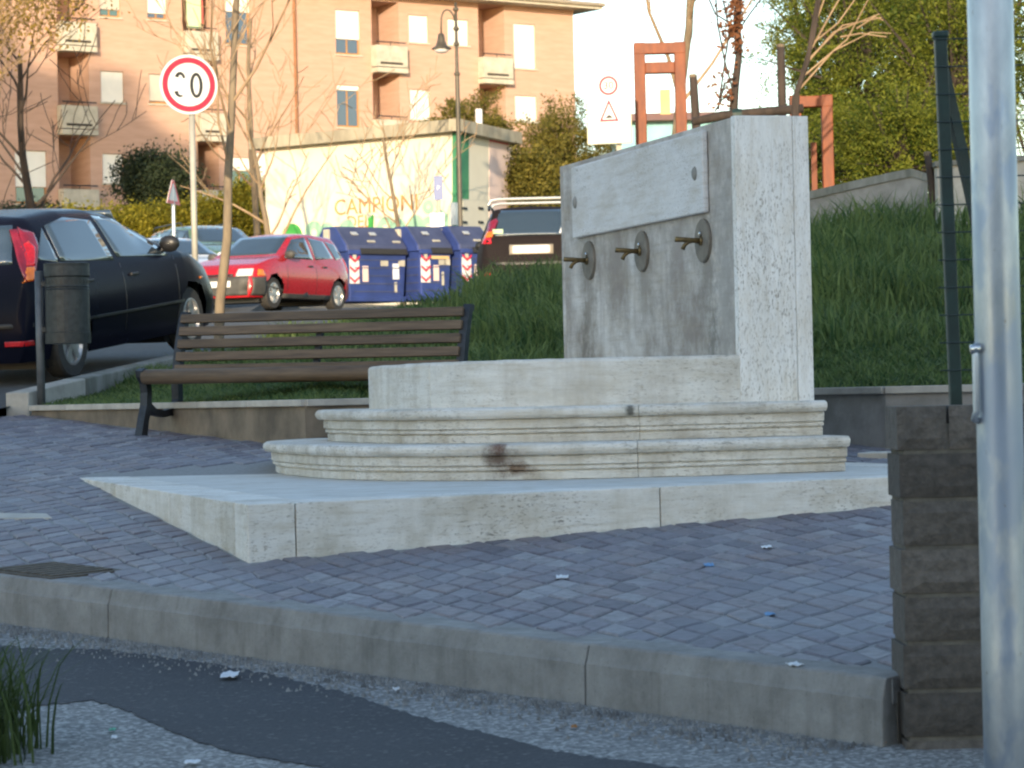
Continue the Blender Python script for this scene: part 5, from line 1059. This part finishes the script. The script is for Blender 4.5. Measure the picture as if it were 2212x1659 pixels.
# evergreens and hedges
def C(px, py, Y): q = U(px, py, Y); return (q.x, q.y, q.z)
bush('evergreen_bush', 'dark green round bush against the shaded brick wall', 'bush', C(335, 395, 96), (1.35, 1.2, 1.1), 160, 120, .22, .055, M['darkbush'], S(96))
sprayplant('evergreen_bush', 'tall green bush showing above the hut roof', 'bush', C(1015, 268, 86), (1.55, 1.2, 1.15), 130, 150, .045, M['bush'], S(86), wood='bark')
sprayplant('evergreen_bush', 'large yellow-green shrub between the hut and the white board', 'bush', C(1210, 350, 80), (1.75, 1.5, 2.1), 230, 170, .042, M['bush'], S(80), wood='bark', stems=5)
bush('evergreen_bush', 'low shrub beside the hut wall behind the brown estate car', 'bush', C(1145, 410, 78), (.9, .8, 1.0), 120, 120, .22, .05, M['bush'], S(78))
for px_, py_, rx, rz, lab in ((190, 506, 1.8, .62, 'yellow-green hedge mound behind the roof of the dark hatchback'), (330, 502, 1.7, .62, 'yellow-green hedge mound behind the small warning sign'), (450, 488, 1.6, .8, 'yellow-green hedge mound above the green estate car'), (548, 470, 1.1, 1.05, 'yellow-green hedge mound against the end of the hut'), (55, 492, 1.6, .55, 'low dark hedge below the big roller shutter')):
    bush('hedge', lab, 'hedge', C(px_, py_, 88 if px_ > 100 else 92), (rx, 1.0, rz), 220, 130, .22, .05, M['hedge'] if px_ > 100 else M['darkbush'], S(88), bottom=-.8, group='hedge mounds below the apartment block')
for i, (px_, py_, Y_, rx, rz, nn_) in enumerate(((1752, 40, 46, .95, 2.0, 200), (1850, 130, 42, 1.3, 2.4, 420), (1960, 40, 44, 1.35, 2.6, 380), (1945, 330, 38, 1.15, 1.2, 300), (2060, 160, 40, 1.2, 2.6, 420), (1830, 350, 40, .75, 1.1, 200), (2140, 20, 46, 1.4, 2.8, 300))):
    lab = ['yellow-green conifer with sky showing at its left edge', 'broad green conifer behind the orange frame', 'tall green conifer rising beside the steel pole', 'dark green lower conifer above the grey wall', 'dense conifer behind the green fence post', 'small conifer next to the right orange frame', 'tall conifer hidden behind the steel pole'][i]
    sprayplant('conifer', lab, 'tree', C(px_, py_, Y_), (rx*1.08, rx, rz*1.08), int(nn_*.62), 190, .027, M['conif'], BK(C(px_, py_, Y_)[0], Y_), 'conifers behind the grey wall')
# woody things behind the fountain
vt = thing('vine_tree', 'dark trunk wrapped in climbing stems with russet leaves above the fountain', 'tree', (U(1588, 300, 36).x, 36, BK(U(1588, 300, 36).x, 36)))
mb = MB(); zb_ = BK(2.8, 36)
mb.tube([(U(1584, 300, 36).x, 36, zb_-.1), C(1584, 250, 36), C(1588, 190, 36), C(1596, 120, 36), C(1592, 40, 36), C(1600, -40, 36)], [.06, .055, .05, .045, .05, .04], 8); mb.build('trunk', M['barkdark'], vt, smooth=True)
mb = MB()
for P_ in (((1545, -20), (1550, 50), (1565, 130), (1584, 200)), ((1580, 40), (1566, 130), (1556, 200), (1552, 236)), ((1550, 236), (1566, 180), (1590, 165)), ((1600, 60), (1620, 30), (1650, -10)), ((1586, 200), (1560, 215), (1545, 240)), ((1596, 90), (1575, 60), (1562, 0)), ((1592, 60), (1545, 30), (1520, -30))):
    mb.tube([C(a, b, 35.9) for a, b in P_], .012, 5)
mb.build('crown', M['barkdark'], vt)
pts = [np.array(C(1590+RNG.gauss(0, 10), RNG.uniform(-10, 120), 35.9))+NR.normal(size=(14, 3))*.06 for _ in range(26)]+[np.array(C(RNG.uniform(1535, 1580), RNG.uniform(150, 235), 35.9))+NR.normal(size=(8, 3))*.05 for _ in range(14)]
leaves('foliage', np.concatenate(pts), .035, M['rleaf'], vt)
def postthing(name, label, cat, P_, Y_, rs, m, n=10):
    q = [Vector(C(a, b, Y_)) for a, b in P_]; th = thing(name, label, cat, q[0]); mb = MB(); mb.tube(q, rs, n); mb.build('shaft', m, th, smooth=True)
    mb = MB(); tpv = q[-1]; mb.lathe([(rs[-1]*1.02, -.03), (rs[-1]*1.04, .0), (rs[-1]*.7, .012)], 10, Matrix.Translation(tpv)); mb.build('top', M['bark'], th); return th
postthing('wooden_post', 'rough brown wooden post right of the tall orange frame', 'post', ((1506, 420), (1504, 275), (1500, 210), (1497, 162)), 37, (.06, .058, .056, .052), M['barkdark'])
postthing('wooden_post', 'dark sawn-off trunk in front of the conifers', 'post', ((1692, 420), (1690, 250), (1688, 160), (1686, 97)), 36, (.06, .055, .055, .05), M['barkdark'])
lg = thing('wooden_rail', 'dark horizontal log tied between the posts above the fountain', 'rail', Vector(C(1600, 250, 35.5)))
mb = MB(); mb.tube([C(1496, 263, 35.5), C(1560, 250, 35.5), C(1640, 243, 35.5), C(1735, 234, 35.5)], [.05, .06, .062, .055], 9); mb.build('log', M['barkdark'], lg, smooth=True)
mb = MB(); mb.tube([C(1582, 248, 35.5), C(1590, 247, 35.5), C(1602, 246, 35.5)], [.066, .072, .067], 9); mb.build('tie', M['greenpaint'], lg)
br_ = thing('bare_shrub', 'golden bare shrub fanning out before the conifers', 'shrub', Vector((U(1706, 300, 33).x, 33, BK(U(1706, 300, 33).x, 33))))
mb = MB(); root = Vector((U(1706, 300, 33).x, 33, BK(3.2, 33)))
mb.tube([root, C(1716, 215, 33), C(1745, 130, 33), C(1765, 0, 33)], [.04, .035, .03, .02], 7); mb.tube([root, C(1722, 200, 33), C(1757, 80, 33), C(1775, -30, 33)], [.035, .03, .025, .02], 7); mb.build('trunk', M['barkdark'], br_)
mb = MB()
for P_ in (((1740, 140), (1800, 70), (1900, 30)), ((1745, 130), (1820, 55), (1905, 38)), ((1735, 165), (1830, 85), (1880, -10)), ((1760, 90), (1810, 50), (1860, -20)), ((1725, 195), (1800, 110), (1880, 70), (1925, 72)), ((1750, 110), (1800, 20), (1830, -30)), ((1815, 80), (1860, 72), (1915, 80)), ((1758, 60), (1780, 0), (1790, -40)), ((1850, 62), (1890, 36), (1908, 44))):
    mb.tube([C(a, b, 33) for a, b in P_], [.012, .010, .007, .006][:len(P_)], 5)
mb.build('crown', M['twig'], br_)
# orange frames
def oframe(label, Y_, xl, xr, yt, yb, wpx, bars, extra=None):
    z_b = BK(U((xl+xr)/2, 400, Y_).x, Y_)-.1; x0_, x1_ = U(xl, 200, Y_).x, U(xr, 200, Y_).x; zt_ = U((xl+xr)/2, yt, Y_).z; w_ = wpx/FPX*Y_
    th = thing('timber_frame', label, 'frame', ((x0_+x1_)/2, Y_, z_b)); dY = .12
    for x_ in (x0_+w_/2, x1_-w_/2): mb = MB(); mb.box((x_, Y_, (z_b+zt_)/2), (w_, w_, zt_-z_b)); mb.build('post', M['orange'], th, bevel=.01)
    for yy in bars: z_ = U((xl+xr)/2, yy, Y_).z; mb = MB(); mb.box(((x0_+x1_)/2, Y_-.002, z_), (x1_-x0_-(2*w_ if yy != bars[0] else -.004), w_*1.03, w_)); mb.build('crossbar', M['orange'], th, bevel=.01)
    return th
oframe('tall orange timber frame with two crossbars behind the fountain', 40, 1371, 1482, 92, 400, 24, (105, 147))
of2 = oframe('lower orange timber frame at the right end of the fountain', 37, 1705, 1797, 206, 430, 24, (220,)); mb = MB(); mb.box((U(1757, 300, 37.2).x, 37.2, 2.6), (.07, .07, 2.0)); mb.build('inner_post', M['orange'], of2)
# grey wall on the bank
gw = thing('boundary_wall', 'grey rendered wall with darker coping at the top of the grass bank', 'wall', (U(1880, 480, 28.5).x, 28.5, 1.3))
tops = [(1700, 430, 29.6), (1760, 417, 29.2), (1850, 396, 28.7), (1930, 378, 28.3), (1968, 371, 28.1), (1990, 378, 28.0), (2003, 382, 27.9)]
mb = MB(); mc = MB(); q = [Vector(C(*t_)) for t_ in tops]
for a, b in zip(q[:-1], q[1:]): mb.hexa([up(a, .8), up(b, .8), up(b, .8)+Vector((0, .2, 0)), up(a, .8)+Vector((0, .2, 0))], [a-Vector((0, 0, .05)), b-Vector((0, 0, .05)), b+Vector((0, .2, -.05)), a+Vector((0, .2, -.05))]); mc.hexa([a+Vector((0, -.03, -.05)), b+Vector((0, -.03, -.05)), b+Vector((0, .23, -.05)), a+Vector((0, .23, -.05))], [a+Vector((0, -.03, .03)), b+Vector((0, -.03, .03)), b+Vector((0, .23, .03)), a+Vector((0, .23, .03))])
mb.build('wall', M['plaster_grey'], gw); mc.build('coping', M['concrete'], gw)
gw2 = thing('boundary_wall', 'pale short wall behind the fence post and young trunk', 'wall', (U(2080, 480, 27).x, 27, 1.3)); mb = MB(); a, b = Vector(C(2024, 360, 27)), Vector(C(2230, 346, 27)); mb.hexa([up(a, .8), up(b, .8), up(b, .8)+Vector((0, .2, 0)), up(a, .8)+Vector((0, .2, 0))], [a, b, b+Vector((0, .2, 0)), a+Vector((0, .2, 0))]); mb.build('wall', M['capstone'], gw2); mb = MB(); mb.hexa([a+Vector((-.02, -.03, 0)), b+Vector((0, -.03, 0)), b+Vector((0, .23, 0)), a+Vector((-.02, .23, 0))], [a+Vector((-.02, -.03, .05)), b+Vector((0, -.03, .05)), b+Vector((0, .23, .05)), a+Vector((-.02, .23, .05))]); mb.build('coping', M['concrete'], gw2)
postthing('young_trunk', 'thin brown trunk between the two bank walls', 'trunk', ((2022, 500), (2018, 440), (2010, 380), (2003, 330)), 27.2, (.045, .042, .038, .034), M['barkdark'])
# far houses
def house(name, label, px0, px1, ytop, yroof, Y_, m, mr):
    x0_, x1_ = U(px0, 300, Y_).x, U(px1, 300, Y_).x; zt_ = U((px0+px1)/2, ytop, Y_).z; zr_ = U((px0+px1)/2, yroof, Y_).z; th = thing(name, label, 'house', ((x0_+x1_)/2, Y_, S(Y_)))
    mb = MB(); mb.box(((x0_+x1_)/2, Y_+4, (S(Y_)-.5+zt_)/2), (x1_-x0_, 8, zt_-S(Y_)+.5)); mb.build('wall', m, th)
    mb = MB(); mb.hexa([(x0_-.4, Y_-.5, zt_+.002), (x1_+.4, Y_-.5, zt_+.002), (x1_+.4, Y_+8.5, zt_+.002), (x0_-.4, Y_+8.5, zt_+.002)], [(x0_+.2, Y_+3.7, zr_), (x1_-.2, Y_+3.7, zr_), (x1_-.2, Y_+4.3, zr_), (x0_+.2, Y_+4.3, zr_)]); rf = mb.build('roof', mr, th)
    for k in range(max(1, int((x1_-x0_)/2.6))):
        xx = x0_+1.2+k*2.6
        if xx < x1_-1: mb = MB(); mb.box((xx, Y_-.02, zt_-1.5), (.9, .06, 1.2)); mb.build('window', M['glass'], th)
    return th, rf
th, rf = house('far_house', 'low turquoise building with red roof seen through the tall orange frame', 1330, 1590, 262, 218, 88, M['teal'], M['brickroof'])
mb = MB(); mb.box(C(1437, 228, 91), (.32, .32, 1.0)); mb.build('chimney', M['ochre'], rf)
house('far_house', 'low building with pale walls half hidden behind the wooden rail', 1560, 1720, 275, 250, 100, M['pink'], M['brickroof'])
# ================================================================== LITTER AND WEEDS
def scrap(px, py, w_, h_, m, label, dz=0.0, rot=0):
    w_, h_ = w_*.72, h_*.7; c_ = onplane(px, py, dz); sc_ = c_.y/FPX; a, b = w_*sc_/2, min(.14, h_*c_.y*c_.y/FPX/1.2)/2; mb = MB(); ca_, sa_ = math.cos(rot), math.sin(rot); nx = 5; rows = []
    for j in range(4):
        r_ = []
        for i in range(nx+1):
            x_ = lerp(-a, a, i/nx)*(1-.15*RNG.random()); y_ = lerp(-b, b, j/3)*(1-.3*RNG.random()); X_ = c_.x+ca_*x_-sa_*y_; Y_ = c_.y+sa_*x_+ca_*y_; r_.append((X_, Y_, pln(X_, Y_)+dz+.004+RNG.random()*.007))
        rows.append(r_)
    mb.grid(rows); o = mb.build('litter', m); s_ = o.modifiers.new('thick', 'SOLIDIFY'); s_.thickness = .002; return tag(o, label, 'litter')
rd = -.168
scrap(497, 1461, 55, 16, M['litter'], 'crumpled white paper on the dark asphalt strip', rd); scrap(415, 1651, 48, 10, M['litter'], 'white paper scrap on the rough asphalt beyond the patch', rd-.006); scrap(243, 1580, 20, 6, M['litgreen'], 'small green plastic scrap on the rough asphalt', rd-.006); scrap(247, 1598, 18, 6, M['litter'], 'tiny white scrap beside the green plastic scrap', rd-.006)
scrap(1717, 1440, 40, 10, M['litter'], 'white paper scrap on the cobbles close to the kerb', .014, .3); scrap(1531, 1224, 32, 9, M['litblue'], 'blue scrap on the cobbles in front of the plinth', .014); scrap(1664, 1331, 32, 8, M['litblue'], 'blue scrap on the cobbles nearer the kerb', .014); scrap(1656, 1185, 34, 7, M['litter'], 'white scrap on the cobbles below the plinth end', .014); scrap(1215, 1250, 40, 8, M['litter'], 'pale scrap on the cobbles in the middle of the square', .014)
scrap(855, 1492, 22, 6, M['litter'], 'white cigarette packet scrap at the foot of the kerb', rd); scrap(1240, 1573, 18, 6, M['leaflit'], 'dry brown leaf on the road by the kerb', rd-.006); scrap(1905, 1607, 24, 8, M['leaflit'], 'dry orange leaf at the kerb end by the block wall', rd-.006); scrap(291, 862, 16, 9, M['litter'], 'small white scrap on the planter cap stone', .12)
wc = onplane(-30, 1640, -.178); th = thing('weed_clump', 'clump of green weeds growing at the edge of the road', 'weeds', wc)
V = []; Fq = []
for k in range(520):
    bx_ = Vector((wc.x+RNG.gauss(-.02, .065), wc.y+RNG.gauss(.05, .15), wc.z)); an_ = RNG.uniform(0, 6.28); d = Vector((math.cos(an_), math.sin(an_), 0)); hgt = RNG.uniform(.15, .52); ln = hgt*RNG.uniform(.2, .7); wd_ = RNG.uniform(.002, .006); sd = Vector((-d.y, d.x, 0)); n0 = len(V)
    for t_ in (0, .3, .6, .85, 1): p0 = bx_+d*ln*t_*t_+Vector((0, 0, hgt*(t_-.3*t_**3))); ww = wd_*(1-t_)**.6; V += [p0-sd*ww, p0+sd*ww]
    for j in range(4): Fq.append([n0+2*j, n0+2*j+1, n0+2*j+3, n0+2*j+2])
o = link('leaves', fastmesh('leaves', np.array([tuple(q) for q in V]), np.array(Fq)), M['grassfg'], th); stuff(o)
# weeds at the foot of the kerb
for k, (px_, py_) in enumerate(((1290, 1600), (1000, 1500))):
    pass
# ================================================================== OUTSIDE THE FRAME: unseen block and pines added for their shade
sh = thing('apartment_building', 'unseen cream block behind the viewpoint, added and stepped to shade the square', 'building', (0, -25, S(-25)))
ZT1, ZT2 = 10.9, 13.6  # added shadow caster, roof heights set by where its shade should end
for x0_, x1_, zt_ in ((-24, -7.3, ZT1), (-7.3, 20, ZT2)):
    mb = MB(); mb.box(((x0_+x1_)/2, -31, (S(-31)-1+zt_)/2), (x1_-x0_-.01, 12, zt_-S(-31)+1)); mb.build('wall', M['cream'], sh)
    mb = MB(); mb.box(((x0_+x1_)/2, -31, zt_+.06), (x1_-x0_-.02, 12.6, .12)); mb.build('roof', M['fascia'], sh)
for k in range(7):
    for j in range(3): mb = MB(); mb.box((-21+k*6, -24.98, .6+j*3.1), (1.4, .08, 1.5)); mb.build('window', M['glass'], sh)
for i, (x_, y_, r_, zc) in enumerate(((-26.8, 36, 2.7, 22.0), (-22.9, 34, 2.5, 21.6), (-20.2, 35, 1.7, 20.6))):  # crowns added out of view to shade the lower left of the facade
    bush('shade_pine', ['unseen tallest pine of three, added to shade the apartment wall', 'unseen middle pine of three, added to shade the apartment wall', 'unseen slimmest pine of three, added to shade the apartment wall'][i], 'tree', (x_, y_, zc), (r_, r_, r_*1.75), 320, 80, .40, .2, M['darkbush'], S(y_), stems=4)
# loose grit along the foot of the kerb
V = []; Fq = []
for k in range(2600):
    s_ = RNG.uniform(4.5, dist-.05); o_ = .07+abs(RNG.gauss(0, .10))+(.25*RNG.random() if RNG.random() < .25 else 0); q = K0+KD*s_+KN*o_; r_ = RNG.uniform(.003, .010)*(1.6 if RNG.random() < .06 else 1); z_ = pln(q.x, q.y)-.17; n0 = len(V); a_ = RNG.uniform(0, 3)
    for j in range(4): V.append((q.x+r_*math.cos(a_+j*1.57), q.y+r_*math.sin(a_+j*1.57)*1.2, z_-.008))
    V.append((q.x, q.y, z_+r_*.7)); Fq += [[n0, n0+1, n0+4], [n0+1, n0+2, n0+4], [n0+2, n0+3, n0+4], [n0+3, n0, n0+4]]
g = stuff(link('grit', fastmesh('grit', np.array(V), np.array(Fq)), mat('grit_stone', (.32, .31, .29), (.12, .115, .11), 9, .9))); g['label'] = 'loose grit and pebbles lying along the foot of the kerb'; g['category'] = 'grit'
